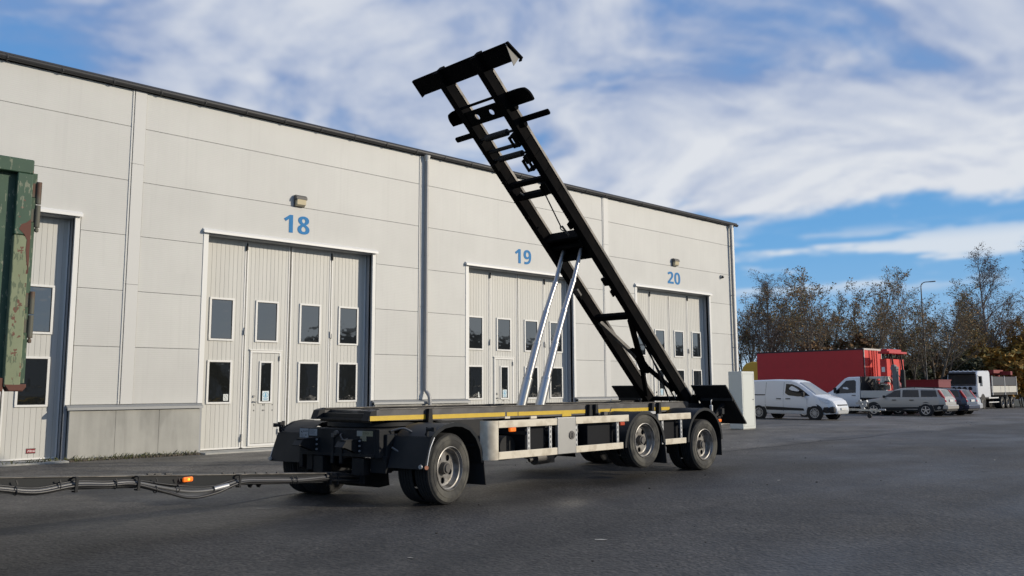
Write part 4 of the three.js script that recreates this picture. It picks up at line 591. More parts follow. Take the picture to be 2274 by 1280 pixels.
// ---------------------------------------------------------------- green roll-off container standing on a chassis, reaching in from the side
{
  const green = pale => tex(512, (u, v) => {
    const a = fbm(u * 5, v * 5, 501, 5, 5), b = fbm(u * 14, v * 14, 507, 5, 14), scr = fbm(u * 60, v * 14, 511, 4, 0), d = fbm(u * 30, v * 30, 515, 3, 30);
    let c = pale ? [0.17 + 0.05 * a, 0.20 + 0.05 * a, 0.11 + 0.04 * a] : [0.022 + 0.016 * a, 0.060 + 0.03 * a, 0.034 + 0.016 * a];
    const rust = step(pale ? 0.655 : 0.74, pale ? 0.69 : 0.77, b * 0.6 + d * 0.4); c = [0, 1, 2].map(i => lerp(c[i], [0.13, 0.055, 0.033][i], rust));
    const chip = step(pale ? 0.62 : 0.68, pale ? 0.67 : 0.71, scr); c = [0, 1, 2].map(i => lerp(c[i], (pale ? [0.06, 0.09, 0.05] : [0.22, 0.23, 0.16])[i], chip * 0.7));
    return c.map(S);
  });
  const mGreen = mat(null, 0.62, 0, { map: green(false), bumpMap: grainTex, bumpScale: 0.002 });
  const mPaleGreen = mat(null, 0.7, 0, { map: green(true), bumpMap: grainTex, bumpScale: 0.002 });
  const mRustPost = mat([0.12, 0.05, 0.035], 0.85, 0, { bumpMap: grainTex, bumpScale: 0.002 });
  const mHinge = mat(null, 0.7, 0.2, { map: mottled([0.10, 0.10, 0.075], [0.10, 0.05, 0.03], 1, 128, 521, 5) });
  const c = thing('container', 'rusty green steel waste container with hinges on its end post', 'container', [0, 0, 0]);
  const zf = -9.166, x0 = -3.6, x1 = 2.0;
  part(c, 'top_rail', [span(x0, x1, 3.545, 3.688, zf - 0.1, zf + 0.0, 0.012)], mGreen);
  part(c, 'side_panel', [span(x0 + 0.02, 1.88, 1.52, 3.55, zf - 0.10, zf - 0.085)], mGreen);
  part(c, 'end_post', [cb(0.14, 0.62, 0.13, 1.93, 3.235, zf - 0.065, 0.012)], mGreen); part(c, 'end_post', [cb(0.14, 1.48, 0.13, 1.93, 2.183, zf - 0.066, 0.012)], mPaleGreen);
  part(c, 'rust_patch', [prism([[1.995, 2.55], [2.003, 2.55], [2.003, 3.05], [1.995, 3.05]], zf - 0.09, zf + 0.002), prism([[1.90, 2.98], [1.92, 3.03], [1.96, 3.05], [2.0, 3.09], [2.001, 2.60], [1.985, 2.66], [1.97, 2.78], [1.975, 2.88], [1.95, 2.93]], zf - 0.01, zf + 0.0025)], mRustPost);
  part(c, 'post_foot', [prism([[1.90, 1.40], [2.02, 1.40], [2.05, 1.44], [2.05, 1.47], [1.86, 1.47]], zf - 0.16, zf + 0.004, 0.01)], mRustPost);
  part(c, 'bottom_rail', [span(x0, 1.86, 1.40, 1.53, zf - 0.11, zf - 0.02, 0.01)], mRustPost);
  for (const x of [-0.9, 0.3, 1.35, -2.1, -3.3]) part(c, 'side_rib', [span(x, x + 0.09, 1.53, 3.545, zf - 0.086, zf - 0.03, 0.008)], mGreen);
  part(c, 'far_side', [span(x0, x1, 1.45, 3.68, zf - 2.45, zf - 2.38)], mGreen);
  part(c, 'floor', [span(x0, x1 - 0.02, 1.45, 1.5, zf - 2.38, zf - 0.11)], mRustPost);
  part(c, 'front_wall', [span(x0, x0 + 0.06, 1.5, 3.6, zf - 2.38, zf - 0.11)], mGreen);
  part(c, 'end_door', [span(x1 + 0.01, x1 + 0.06, 1.48, 3.58, zf - 2.40, zf - 0.12)], mGreen);
  for (const y of [3.02, 1.92]) {
    part(c, 'hinge', [span(1.985, 2.055, y + 0.30, y + 0.44, zf - 0.06, zf - 0.03), span(1.985, 2.055, y + 0.05, y + 0.18, zf - 0.06, zf - 0.03), rod([2.058, y + 0.0, zf - 0.03], [2.058, y + 0.22, zf - 0.03], 0.026, 0.026, 14), rod([2.058, y + 0.235, zf - 0.03], [2.058, y + 0.455, zf - 0.03], 0.026, 0.026, 14), rod([2.058, y - 0.05, zf - 0.03], [2.058, y + 0.02, zf - 0.03], 0.012), rod([2.058, y - 0.045, zf - 0.03], [2.058, y - 0.015, zf - 0.03], 0.02, 0.02, 6)], mHinge);
  }
  // the flat chassis that carries it, beyond the frame
  const k = thing('container_chassis', 'black wheeled chassis under the rusty green container', 'trailer', [0, 0, 0]);
  part(k, 'deck_frame', [span(-4.2, 0.4, 1.12, 1.39, zf - 1.7, zf - 1.55), span(-4.2, 0.4, 1.12, 1.39, zf - 0.95, zf - 0.8), ...[-4.1, -2.6, -1.1, 0.25].map(x => span(x, x + 0.1, 1.2, 1.385, zf - 2.3, zf - 0.2))], mBlack);
  part(k, 'axle', [rod([-1.6, 0.5, zf - 2.2], [-1.6, 0.5, zf - 0.3], 0.07), bx(0.3, 0.7, 0.1, -1.6, 0.85, zf - 1.6), bx(0.3, 0.7, 0.1, -1.6, 0.85, zf - 0.9)], mBlack);
  for (const s of [1, -1]) truckWheel(k, [-1.6, 0.504, s > 0 ? zf - 0.1 : zf - 2.4], 0, s, 0.4, 0.504 / WR, true);
  part(k, 'axle', [rod([-3.4, 0.5, zf - 2.2], [-3.4, 0.5, zf - 0.3], 0.07), bx(0.3, 0.7, 0.1, -3.4, 0.85, zf - 1.6), bx(0.3, 0.7, 0.1, -3.4, 0.85, zf - 0.9)], mBlack);
  for (const s of [1, -1]) truckWheel(k, [-3.4, 0.504, s > 0 ? zf - 0.1 : zf - 2.4], 0, s, 0.9, 0.504 / WR, true);
}
// ---------------------------------------------------------------- white cabinet at the corner of the hall
{
  const c = thing('utility_cabinet', 'tall plain white cabinet standing at the hall corner', 'cabinet', [24.90, 0, -15.55]);
  part(c, 'body', [cb(0.78, 1.93, 0.52, 0.39, 0.985, -0.26, 0.012)], mat([0.60, 0.62, 0.57], 0.5, 0, { bumpMap: grainTex, bumpScale: 0.0008 }));
  part(c, 'door_seam', [span(0.06, 0.72, 0.10, 0.108, 0.0, 0.0035), span(0.06, 0.72, 1.86, 1.868, 0.0, 0.0035), span(0.06, 0.068, 0.108, 1.86, 0.0, 0.0035), span(0.712, 0.72, 0.108, 1.86, 0.0, 0.0035)], mat([0.33, 0.34, 0.32], 0.7));
  part(c, 'lock', [rod([0.66, 1.0, 0], [0.66, 1.0, 0.02], 0.018, 0.018, 12)], mHandle);
  part(c, 'base', [span(0.02, 0.76, 0, 0.03, -0.5, -0.02)], mConc);
}
// ---------------------------------------------------------------- vehicles
const glassCar = mat([0.008, 0.009, 0.011], 0.05, 0, { phys: true, ior: 1.5 });
const paint = (c, extra = {}) => mat(c, 0.34, 0, { phys: true, clearcoat: 0.6, clearcoatRoughness: 0.12, ...extra });
const mCarBlack = mat([0.012, 0.012, 0.013], 0.7), mTail = mat([0.35, 0.012, 0.012], 0.2), mHead = mat([0.50, 0.53, 0.55], 0.12, 0.2), mPlate = mat([0.62, 0.62, 0.60], 0.5), mAlu = mat([0.55, 0.55, 0.56], 0.3, 0.75), mTyre = mat([0.018, 0.018, 0.018], 0.9);
function keyed(k) { return x => { if (x <= k[0][0]) return k[0][1]; for (let i = 1; i < k.length; i++) if (x <= k[i][0]) { const t = (x - k[i - 1][0]) / (k[i][0] - k[i - 1][0]); return lerp(k[i - 1][1], k[i][1], t); } return k[k.length - 1][1]; }; }
function carShape(o) {
  const top = keyed(o.top), W = keyed(o.wide), Wr = keyed(o.roof), belt = keyed(o.belt), sill = keyed(o.sill);
  const sec = x => { const yt = top(x), y0 = sill(x), yb = Math.min(belt(x), yt - 0.05), w = W(x), cab = step(0.05, 0.35, yt - yb), wr = lerp(w - 0.05, Wr(x), cab), rd = lerp(0.03, 0.06, cab);
    return [[y0, w - 0.07], [y0 + 0.10, w - 0.015], [lerp(y0 + 0.1, yb, 0.5), w], [yb, w - 0.025], [yt - rd, wr], [yt - rd * 0.3, wr - 0.06], [yt, wr - 0.18], [yt + 0.012, 0]]; };
  const xs = []; for (let i = 0; i <= 64; i++) xs.push(lerp(o.x0, o.x1, i / 64));
  for (const [x] of [...o.top]) if (x > o.x0 && x < o.x1) xs.push(x); xs.sort((a, b) => a - b);
  const n = 8, m = n * 2 - 1, P = [], I = [];
  for (const x of xs) { const s = sec(x); for (let k = 0; k < n; k++) P.push(x, s[k][0], s[k][1]); for (let k = n - 2; k >= 0; k--) P.push(x, s[k][0], -s[k][1]); }
  for (let i = 0; i < xs.length - 1; i++) for (let k = 0; k < m - 1; k++) { const a = i * m + k, b = a + 1, c = a + m, d = c + 1; I.push(a, c, b, b, c, d); }
  for (let i = 0; i < xs.length - 1; i++) { const a = i * m, b = a + m - 1, c = a + m, d = c + m - 1; I.push(a, b, c, b, d, c); }
  for (const i of [0, xs.length - 1]) for (let k = 0; k < n - 1; k++) { const a = i * m + k, b = a + 1, c = i * m + m - 1 - k, d = c - 1; if (i) I.push(a, c, b, b, c, d); else I.push(a, b, c, b, d, c); }
  const g = new THREE.BufferGeometry(); g.setAttribute('position', new THREE.BufferAttribute(new Float32Array(P), 3)); g.setIndex(I);
  const sideZ = (x, y) => { const s = sec(x); for (let k = 1; k < n; k++) if (y <= s[k][0]) { const t = clamp((y - s[k - 1][0]) / Math.max(1e-6, s[k][0] - s[k - 1][0])); return lerp(s[k - 1][1], s[k][1], t); } return 0; };
  const patch = (pts, s = 1, e = 0.012) => { // thin plate following the side
    const fine = []; pts.forEach((p, i) => { const b = pts[(i + 1) % pts.length], m = Math.max(1, Math.ceil(Math.hypot(b[0] - p[0], b[1] - p[1]) / 0.12)); for (let k = 0; k < m; k++) fine.push([lerp(p[0], b[0], k / m), lerp(p[1], b[1], k / m)]); });
    const sh = new THREE.ShapeGeometry(new THREE.Shape(fine.map(p => new THREE.Vector2(...p)))), q = sh.attributes.position, nv = q.count, pos = [], idx = [], src = sh.index.array;
    for (let l = 0; l < 2; l++) for (let i = 0; i < nv; i++) { const x = q.getX(i), y = q.getY(i); pos.push(x, y, s * (sideZ(x, y) + (l ? e : -0.03))); }
    for (let i = 0; i < src.length; i += 3) { const [a, b, c] = [src[i], src[i + 1], src[i + 2]]; if (s > 0) idx.push(nv + a, nv + b, nv + c, a, c, b); else idx.push(nv + a, nv + c, nv + b, a, b, c); }
    for (let i = 0; i < nv; i++) { const j = (i + 1) % nv; if (s > 0) idx.push(i, j, nv + i, j, nv + j, nv + i); else idx.push(i, nv + i, j, j, nv + i, nv + j); }
    const gg = new THREE.BufferGeometry(); gg.setAttribute('position', new THREE.BufferAttribute(new Float32Array(pos), 3)); gg.setIndex(idx); return clean(gg); };
  const screen = (xa, xb, inset = 0.08, e = 0.014) => { const pos = [], idx = []; const N = 10; for (let i = 0; i <= N; i++) { const x = lerp(xa, xb, i / N), wr = sec(x)[4][1] - inset, y = top(x); for (const z of [-wr, -wr + 0.12, 0, wr - 0.12, wr]) { pos.push(x, y + e - (Math.abs(z) > wr - 0.05 ? 0.03 : 0) + (z === 0 ? 0.012 : 0), z); } }
    for (let i = 0; i < N; i++) for (let k = 0; k < 4; k++) { const a = i * 5 + k, b = a + 1, c = a + 5, d = c + 1; idx.push(a, b, c, b, d, c); }
    const gg = new THREE.BufferGeometry(); gg.setAttribute('position', new THREE.BufferAttribute(new Float32Array(pos), 3)); gg.setIndex(idx); return clean(gg); };
  return { body: crease(g, 0.55), patch, screen, sideZ, top, sec };
}
function carWheel(parent, x, z, r, w, spokes, side, rimMat = mAlu) {
  const q = sub(parent, 'wheel', [x, r, z], [0, side < 0 ? Math.PI : 0, 0]), ri = r * 0.66;
  part(q, 'tyre', [crease(lathe([[ri, -w], [r - 0.02, -w], [r, -w + 0.03], [r, -0.03], [r - 0.02, -0.005], [ri + 0.03, 0.0], [ri, -0.012]], 32), 0.5)], mTyre);
  const sp = [crease(lathe([[ri - 0.028, -0.03], [ri - 0.022, -0.005], [ri, -0.002], [ri + 0.004, -0.02]], 32), 0.6), rod([0, 0, -0.05], [0, 0, -0.004], 0.05, 0.045, 12)];
  for (let i = 0; i < spokes; i++) { const a = i * 2 * Math.PI / spokes + 0.3; sp.push(place(bx(ri - 0.04, spokes > 6 ? 0.028 : 0.055, 0.02, (ri) / 2 + 0.01, 0, 0), 0, 0, -0.014, 0, 0, a)); }
  part(q, 'rim', sp, rimMat); part(q, 'brake_disc', place(new THREE.CircleGeometry(ri, 24), 0, 0, -0.022), mCarBlack);
  return q;
}
function arches(t, c, xs, r, ry) { for (const x of xs) for (const s of [1, -1]) part(t, 'wheel_arch', [place(new THREE.CylinderGeometry(r, r, 0.05, 28, 1), x, ry, s * (c.sideZ(x, ry + 0.1) - 0.018), Math.PI / 2)], mCarBlack); }
// small white panel van
{
  const v = thing('delivery_van', 'white panel van with a black rubbing strip parked beside the cabinet', 'van', [36.18, gh(36.2), -19.75], -88.5 * Math.PI / 180);
  const c = carShape({ x0: -2.16, x1: 2.2, top: [[-2.16, 1.58], [-2.10, 1.72], [-1.9, 1.80], [-0.8, 1.83], [0.15, 1.80], [0.42, 1.72], [0.62, 1.60], [1.30, 1.13], [1.42, 1.08], [1.85, 0.97], [2.05, 0.86], [2.16, 0.70], [2.2, 0.6]], wide: [[-2.16, 0.86], [-1.9, 0.905], [1.4, 0.905], [1.9, 0.82], [2.12, 0.66], [2.2, 0.58]], roof: [[-2.16, 0.68], [0.2, 0.70], [0.6, 0.66], [1.3, 0.72]], belt: [[-2.16, 1.05], [0.6, 1.02], [1.3, 0.98], [2.2, 0.7]], sill: [[-2.16, 0.36], [-1.7, 0.27], [1.7, 0.25], [2.2, 0.30]] });
  const white = paint([0.66, 0.68, 0.70]);
  part(v, 'body', [c.body], white);
  for (const s of [1, -1]) {
    part(v, 'side_window', [c.patch([[-0.08, 1.62], [0.22, 1.60], [0.50, 1.48], [1.08, 1.08], [0.55, 1.05], [0.08, 1.10], [-0.10, 1.20]], s)], glassCar);
    part(v, 'rubbing_strip', [c.patch([[-1.05, 0.52], [-1.05, 0.60], [0.78, 0.52], [0.82, 0.42], [-1.02, 0.44]].reverse(), s, 0.02)], mCarBlack);
    part(v, 'door_handle', [c.patch([[-0.30, 0.93], [-0.30, 0.965], [-0.52, 0.965], [-0.52, 0.93]], s, 0.03)], mCarBlack);
    part(v, 'door_handle', [c.patch([[0.16, 0.93], [0.16, 0.965], [-0.06, 0.965], [-0.06, 0.93]], s, 0.03)], mCarBlack);
    part(v, 'door_slide_rail', [c.patch([[-1.1, 1.10], [-1.1, 1.145], [-1.95, 1.145], [-1.95, 1.10]], s, 0.012)], mCarBlack);
    part(v, 'door_line', [c.patch([[0.96, 0.38], [0.972, 0.38], [0.972, 0.95], [0.96, 0.95]], s, 0.004), c.patch([[-0.19, 0.38], [-0.178, 0.38], [-0.178, 1.7], [-0.19, 1.7]], s, 0.004), c.patch([[-1.09, 0.55], [-1.078, 0.55], [-1.078, 1.7], [-1.09, 1.7]], s, 0.004)], mRubberSeal);
    part(v, 'side_mirror', [cb(0.12, 0.22, 0.16, 0.84, 1.14, s * 1.0, 0.04)], mCarBlack);
    part(v, 'headlight', [c.patch([[1.48, 0.98], [1.55, 0.86], [1.82, 0.74], [2.02, 0.78], [1.95, 0.86]], s, 0.018)], mHead);
    for (const x of [-1.42, 1.31]) carWheel(v, x, s * 0.935, 0.318, 0.19, 12, s, mat([0.42, 0.42, 0.42], 0.4, 0.4));
  }
  part(v, 'windscreen', [c.screen(0.50, 1.30, 0.06)], mat([0.16, 0.18, 0.20], 0.06, 0, { phys: true, ior: 1.9 }));
  arches(v, c, [-1.42, 1.31], 0.385, 0.33);
  part(v, 'front_bumper', [cb(0.42, 0.30, 1.62, 1.95, 0.46, 0, 0.1), cb(0.3, 0.28, 1.74, 1.80, 0.46, 0, 0.08)], mCarBlack);
  part(v, 'lower_bumper', [cb(0.16, 0.20, 1.05, 2.14, 0.36, 0, 0.05)], mat([0.36, 0.37, 0.37], 0.5));
  part(v, 'grille', [cb(0.06, 0.06, 1.0, 2.165, 0.66, 0, 0.02)], mCarBlack);
  part(v, 'number_plate', [cb(0.02, 0.11, 0.50, 2.235, 0.50, 0.0, 0.005)], mPlate);
  part(v, 'aerial', [rod([0.1, 1.82, 0], [-0.05, 1.90, 0], 0.01)], mCarBlack);
}
function estate(name, label, p, turn, col, clad, extra = {}) {
  const v = thing(name, label, 'car', p, turn, 'parked estate cars');
  const c = carShape({ x0: -2.32, x1: 2.36, top: [[-2.32, 0.72], [-2.29, 0.95], [-2.24, 1.02], [-1.98, 1.42], [-1.85, 1.465], [-0.6, 1.53], [0.05, 1.51], [0.35, 1.43], [1.02, 1.02], [1.2, 0.97], [1.75, 0.89], [2.15, 0.80], [2.30, 0.68], [2.36, 0.58]], wide: [[-2.32, 0.80], [-2.0, 0.90], [1.5, 0.915], [2.0, 0.84], [2.36, 0.62]], roof: [[-2.3, 0.62], [-1.9, 0.66], [0.3, 0.66], [1.0, 0.74]], belt: [[-2.32, 0.98], [-1.0, 0.96], [1.0, 0.93], [2.36, 0.7]], sill: [[-2.32, 0.40], [-1.9, 0.28], [1.8, 0.26], [2.36, 0.34]] });
  const pm = paint(col); part(v, 'body', [c.body], pm);
  for (const s of [1, -1]) {
    for (const w of [[[-0.02, 1.03], [0.92, 1.03], [0.34, 1.38], [0.02, 1.41]], [[-1.0, 1.03], [-0.12, 1.03], [-0.10, 1.41], [-0.92, 1.41]], [[-1.92, 1.05], [-1.10, 1.04], [-1.04, 1.40], [-1.80, 1.39]]]) part(v, 'side_window', [c.patch(w, s)], glassCar);
    part(v, 'side_cladding', [c.patch([[-0.95, 0.28], [0.98, 0.28], [0.98, 0.46], [-0.95, 0.50]], s, 0.02), c.patch([[-2.22, 0.40], [-1.78, 0.32], [-1.70, 0.60], [-2.22, 0.64]], s, 0.022), c.patch([[1.88, 0.34], [2.24, 0.36], [2.24, 0.52], [1.82, 0.50]], s, 0.022)], clad);
    part(v, 'door_handle', [c.patch([[-0.72, 0.85], [-0.50, 0.85], [-0.50, 0.89], [-0.72, 0.89]], s, 0.03)], mCarBlack);
    part(v, 'door_handle', [c.patch([[0.20, 0.85], [0.42, 0.85], [0.42, 0.89], [0.20, 0.89]], s, 0.03)], mCarBlack);
    part(v, 'side_mirror', [cb(0.12, 0.14, 0.2, 0.80, 1.05, s * 1.0, 0.04)], mCarBlack);
    part(v, 'tail_light', [prism([[-2.33, 0.78], [-2.24, 0.76], [-2.12, 1.02], [-1.92, 1.40], [-2.0, 1.41], [-2.24, 1.04]], s > 0 ? 0.64 : -0.80, s > 0 ? 0.80 : -0.64, 0.01)], mTail);
    part(v, 'roof_rail', [rod([-1.75, 1.53, s * 0.60], [0.1, 1.57, s * 0.60], 0.018), rod([-1.7, 1.46, s * 0.60], [-1.7, 1.53, s * 0.60], 0.02), rod([-0.7, 1.5, s * 0.60], [-0.7, 1.55, s * 0.60], 0.02)], mCarBlack);
    for (const x of [-1.33, 1.43]) carWheel(v, x, s * 0.945, 0.335, 0.2, 5, s);
  }
  arches(v, c, [-1.33, 1.43], 0.40, 0.36);
  part(v, 'windscreen', [c.screen(0.40, 1.0, 0.05)], glassCar);
  part(v, 'rear_window', [c.screen(-2.22, -2.0, 0.12)], extra.rear ?? mat([0.10, 0.12, 0.10], 0.06, 0, { phys: true, ior: 1.9 }));
  part(v, 'rear_bumper', [cb(0.3, 0.24, 1.70, -2.28, 0.50, 0, 0.06)], pm);
  part(v, 'rear_bumper_skirt', [cb(0.24, 0.14, 1.66, -2.24, 0.34, 0, 0.05)], clad);
  part(v, 'number_plate', [cb(0.03, 0.13, 0.52, -2.335, 0.84, 0, 0.005)], mPlate);
  part(v, 'front_bumper', [cb(0.3, 0.26, 1.45, 2.22, 0.46, 0, 0.08)], clad);
  return v;
}
estate('estate_car', 'beige metallic estate car with red tail lights beside the trailer coupling', [47.62, gh(47.6), -19.42], 91.5 * Math.PI / 180, [0.36, 0.33, 0.285], mCarBlack);
estate('estate_car', 'dark blue estate car half hidden behind the beige one', [50.9, gh(51), -19.45], 90 * Math.PI / 180, [0.012, 0.018, 0.045], mCarBlack, { rear: glassCar });
{ // silver saloon behind the blue one
  const v = thing('silver_car', 'silver hatchback parked behind the dark blue estate car', 'car', [54.6, gh(55), -20.25], 90 * Math.PI / 180);
  const c = carShape({ x0: -2.1, x1: 2.1, top: [[-2.1, 0.70], [-2.06, 0.96], [-1.7, 1.12], [-1.05, 1.42], [-0.3, 1.46], [0.2, 1.42], [0.95, 1.0], [1.7, 0.86], [2.02, 0.7], [2.1, 0.58]], wide: [[-2.1, 0.78], [-1.7, 0.87], [1.4, 0.88], [2.1, 0.62]], roof: [[-2.1, 0.7], [-1.2, 0.62], [0.2, 0.62], [0.9, 0.7]], belt: [[-2.1, 0.95], [2.1, 0.75]], sill: [[-2.1, 0.36], [-1.7, 0.27], [1.7, 0.26], [2.1, 0.33]] });
  const pm = paint([0.42, 0.43, 0.44]); part(v, 'body', [c.body], pm);
  for (const s of [1, -1]) { part(v, 'side_window', [c.patch([[-1.2, 1.03], [0.75, 1.0], [0.18, 1.34], [-0.9, 1.36]], s)], glassCar); part(v, 'tail_light', [c.patch([[-2.07, 0.78], [-1.78, 0.80], [-1.75, 0.94], [-2.05, 0.94]], s, 0.02)], mTail); for (const x of [-1.28, 1.25]) carWheel(v, x, s * 0.91, 0.31, 0.19, 5, s); }
  arches(v, c, [-1.28, 1.25], 0.37, 0.33);
  part(v, 'rear_window', [c.screen(-1.66, -1.08, 0.08)], glassCar); part(v, 'windscreen', [c.screen(0.25, 0.9, 0.06)], glassCar);
  part(v, 'rear_bumper', [cb(0.26, 0.34, 1.62, -2.06, 0.50, 0, 0.08)], pm); part(v, 'number_plate', [cb(0.03, 0.12, 0.5, -2.14, 0.80, 0, 0.005)], mPlate);
}
// drawbar of a small trailer poking out beside the estate car
{
  const t = thing('boat_trailer_coupling', 'white trailer drawbar with coupling and jockey wheel beside the van', 'trailer', [41.0, gh(41), -18.9]);
  part(t, 'drawbar', [bar([0.4, 0.42, -1.8], [0.0, 0.36, 0.9], 0.10, 0.10), bar([-0.5, 0.42, -1.8], [0.0, 0.37, 0.6], 0.08, 0.08)], mGuard);
  part(t, 'coupling', [cb(0.10, 0.10, 0.32, 0, 0.40, 1.02, 0.03)], mGalv);
  part(t, 'winch_post', [bar([0, 0.4, 0.1], [0, 0.86, -0.1], 0.10, 0.14), bar([0.0, 0.70, -0.25], [0.0, 0.82, 0.30], 0.16, 0.1), rod([-0.08, 0.62, 0.2], [0.08, 0.62, 0.2], 0.09)], mGalv);
  part(t, 'jockey_wheel', [rod([0.02, 0.14, 0.35], [0.02, 0.75, 0.30], 0.025), rod([-0.03, 0.10, 0.37], [0.07, 0.10, 0.37], 0.10, 0.10, 16)], mCarBlack);
  part(t, 'axle', [rod([-0.85, 0.3, -2.6], [0.95, 0.3, -2.6], 0.04), bx(1.1, 0.08, 2.2, 0.0, 0.45, -2.8)], mGalv);
  for (const s of [1, -1]) carWheel(t, s * 0.9, -2.6, 0.3, 0.17, 5, s).rotation.set(0, s * Math.PI / 2, 0);
}
// flatbed pickup with a loader crane
{
  const v = thing('flatbed_truck', 'white flatbed truck with load rack and small crane before red trailer', 'truck', [50.45, gh(50.4), -22.75], 90 * Math.PI / 180);
  const c = carShape({ x0: 0.12, x1: 2.9, top: [[0.12, 2.18], [0.2, 2.24], [0.95, 2.22], [1.15, 2.14], [1.95, 1.42], [2.1, 1.34], [2.55, 1.16], [2.78, 0.98], [2.9, 0.75]], wide: [[0.12, 0.98], [1.8, 0.99], [2.5, 0.9], [2.9, 0.7]], roof: [[0.1, 0.78], [1.1, 0.76], [1.9, 0.82]], belt: [[0.1, 1.30], [1.6, 1.25], [2.9, 0.9]], sill: [[0.1, 0.45], [2.9, 0.42]] });
  const white = paint([0.66, 0.68, 0.70]); part(v, 'cab', [c.body], white);
  for (const s of [1, -1]) { part(v, 'side_window', [c.patch([[0.38, 1.28], [1.62, 1.22], [1.62, 1.40], [1.02, 2.0], [0.50, 2.04], [0.40, 1.96]], s)], glassCar); part(v, 'door_handle', [c.patch([[0.40, 1.10], [0.62, 1.10], [0.62, 1.14], [0.40, 1.14]], s, 0.03)], mCarBlack); part(v, 'side_mirror', [cb(0.14, 0.34, 0.2, 1.60, 1.42, s * 1.1, 0.04)], mCarBlack);
    for (const x of [2.05, -1.3]) carWheel(v, x, s * 1.02, 0.345, 0.22, 8, s, mat([0.4, 0.4, 0.4], 0.4, 0.4)); }
  arches(v, c, [2.05], 0.42, 0.37);
  part(v, 'windscreen', [c.screen(1.2, 1.92, 0.08)], glassCar);
  part(v, 'bed_side', [cb(3.5, 0.42, 0.04, -1.70, 1.19, 1.03, 0.01)], mat([0.46, 0.47, 0.46], 0.4, 0.3)); part(v, 'bed_side', [cb(3.5, 0.42, 0.04, -1.70, 1.19, -1.03, 0.01)], mat([0.46, 0.47, 0.46], 0.4, 0.3));
  part(v, 'bed_floor', [span(-3.45, 0.05, 0.90, 0.985, -1.02, 1.02), span(-3.4, 0.2, 0.55, 0.9, -0.45, 0.45), cb(0.04, 0.42, 2.0, -3.43, 1.19, 0, 0.01)], mCarBlack);
  part(v, 'headboard', [cb(0.05, 1.25, 2.0, 0.03, 1.62, 0, 0.01)], mCarBlack);
  part(v, 'front_bumper', [cb(0.3, 0.3, 1.6, 2.75, 0.55, 0, 0.08)], mCarBlack);
  part(v, 'load_rack', [bx(0.9, 0.14, 0.10, -0.45, 2.18, 0.9), bx(0.9, 0.14, 0.10, -0.45, 2.18, 0.2), bx(0.09, 1.2, 0.09, -0.06, 1.62, 0.92), bx(0.1, 0.35, 1.2, -0.85, 2.05, 0.4), bx(0.4, 0.07, 0.8, -0.7, 1.92, 0.5), bx(0.4, 0.07, 0.8, -0.7, 1.78, 0.5), bx(0.38, 0.30, 0.06, -0.72, 1.58, 0.92)], mat([0.62, 0.60, 0.52], 0.6));
  const r = mulberry(31), st = []; for (let i = 0; i < 26; i++) st.push(rod([-0.15 - r() * 0.6, 1.0, -0.5 + r() * 1.35], [-0.15 - r() * 0.6, 1.75 + r() * 0.35, -0.5 + r() * 1.35], 0.025 + r() * 0.03, 0.02, 6));
  const ld = part(v, 'stacked_poles', st, mat([0.10, 0.09, 0.075], 0.8)); ld.userData.kind = 'stuff';
  // crane behind the rack
  part(v, 'crane_column', [cb(0.28, 1.7, 0.30, -1.45, 1.85, 0.45, 0.03), bx(0.34, 0.2, 0.34, -1.42, 2.72, 0.45), rod([-1.35, 2.85, 0.4], [-1.35, 2.85, 0.7], 0.10)], mat([0.13, 0.14, 0.14], 0.5));
  part(v, 'crane_mast', [cb(0.22, 1.75, 0.20, -1.85, 1.75, 0.55, 0.03)], mCarBlack);
  part(v, 'crane_boom', [bar([-1.20, 2.35, 0.78], [-1.75, 1.0, 0.72], 0.2, 0.24), rod([-1.0, 2.1, 0.85], [-1.35, 1.1, 0.85], 0.06)], mat([0.22, 0.012, 0.03], 0.4));
  part(v, 'crane_hose', [tube([[-1.4, 2.5, 0.7], [-1.6, 2.1, 0.85], [-1.75, 1.7, 0.8], [-1.9, 1.3, 0.85]], 0.025, 16)], mCarBlack);
}
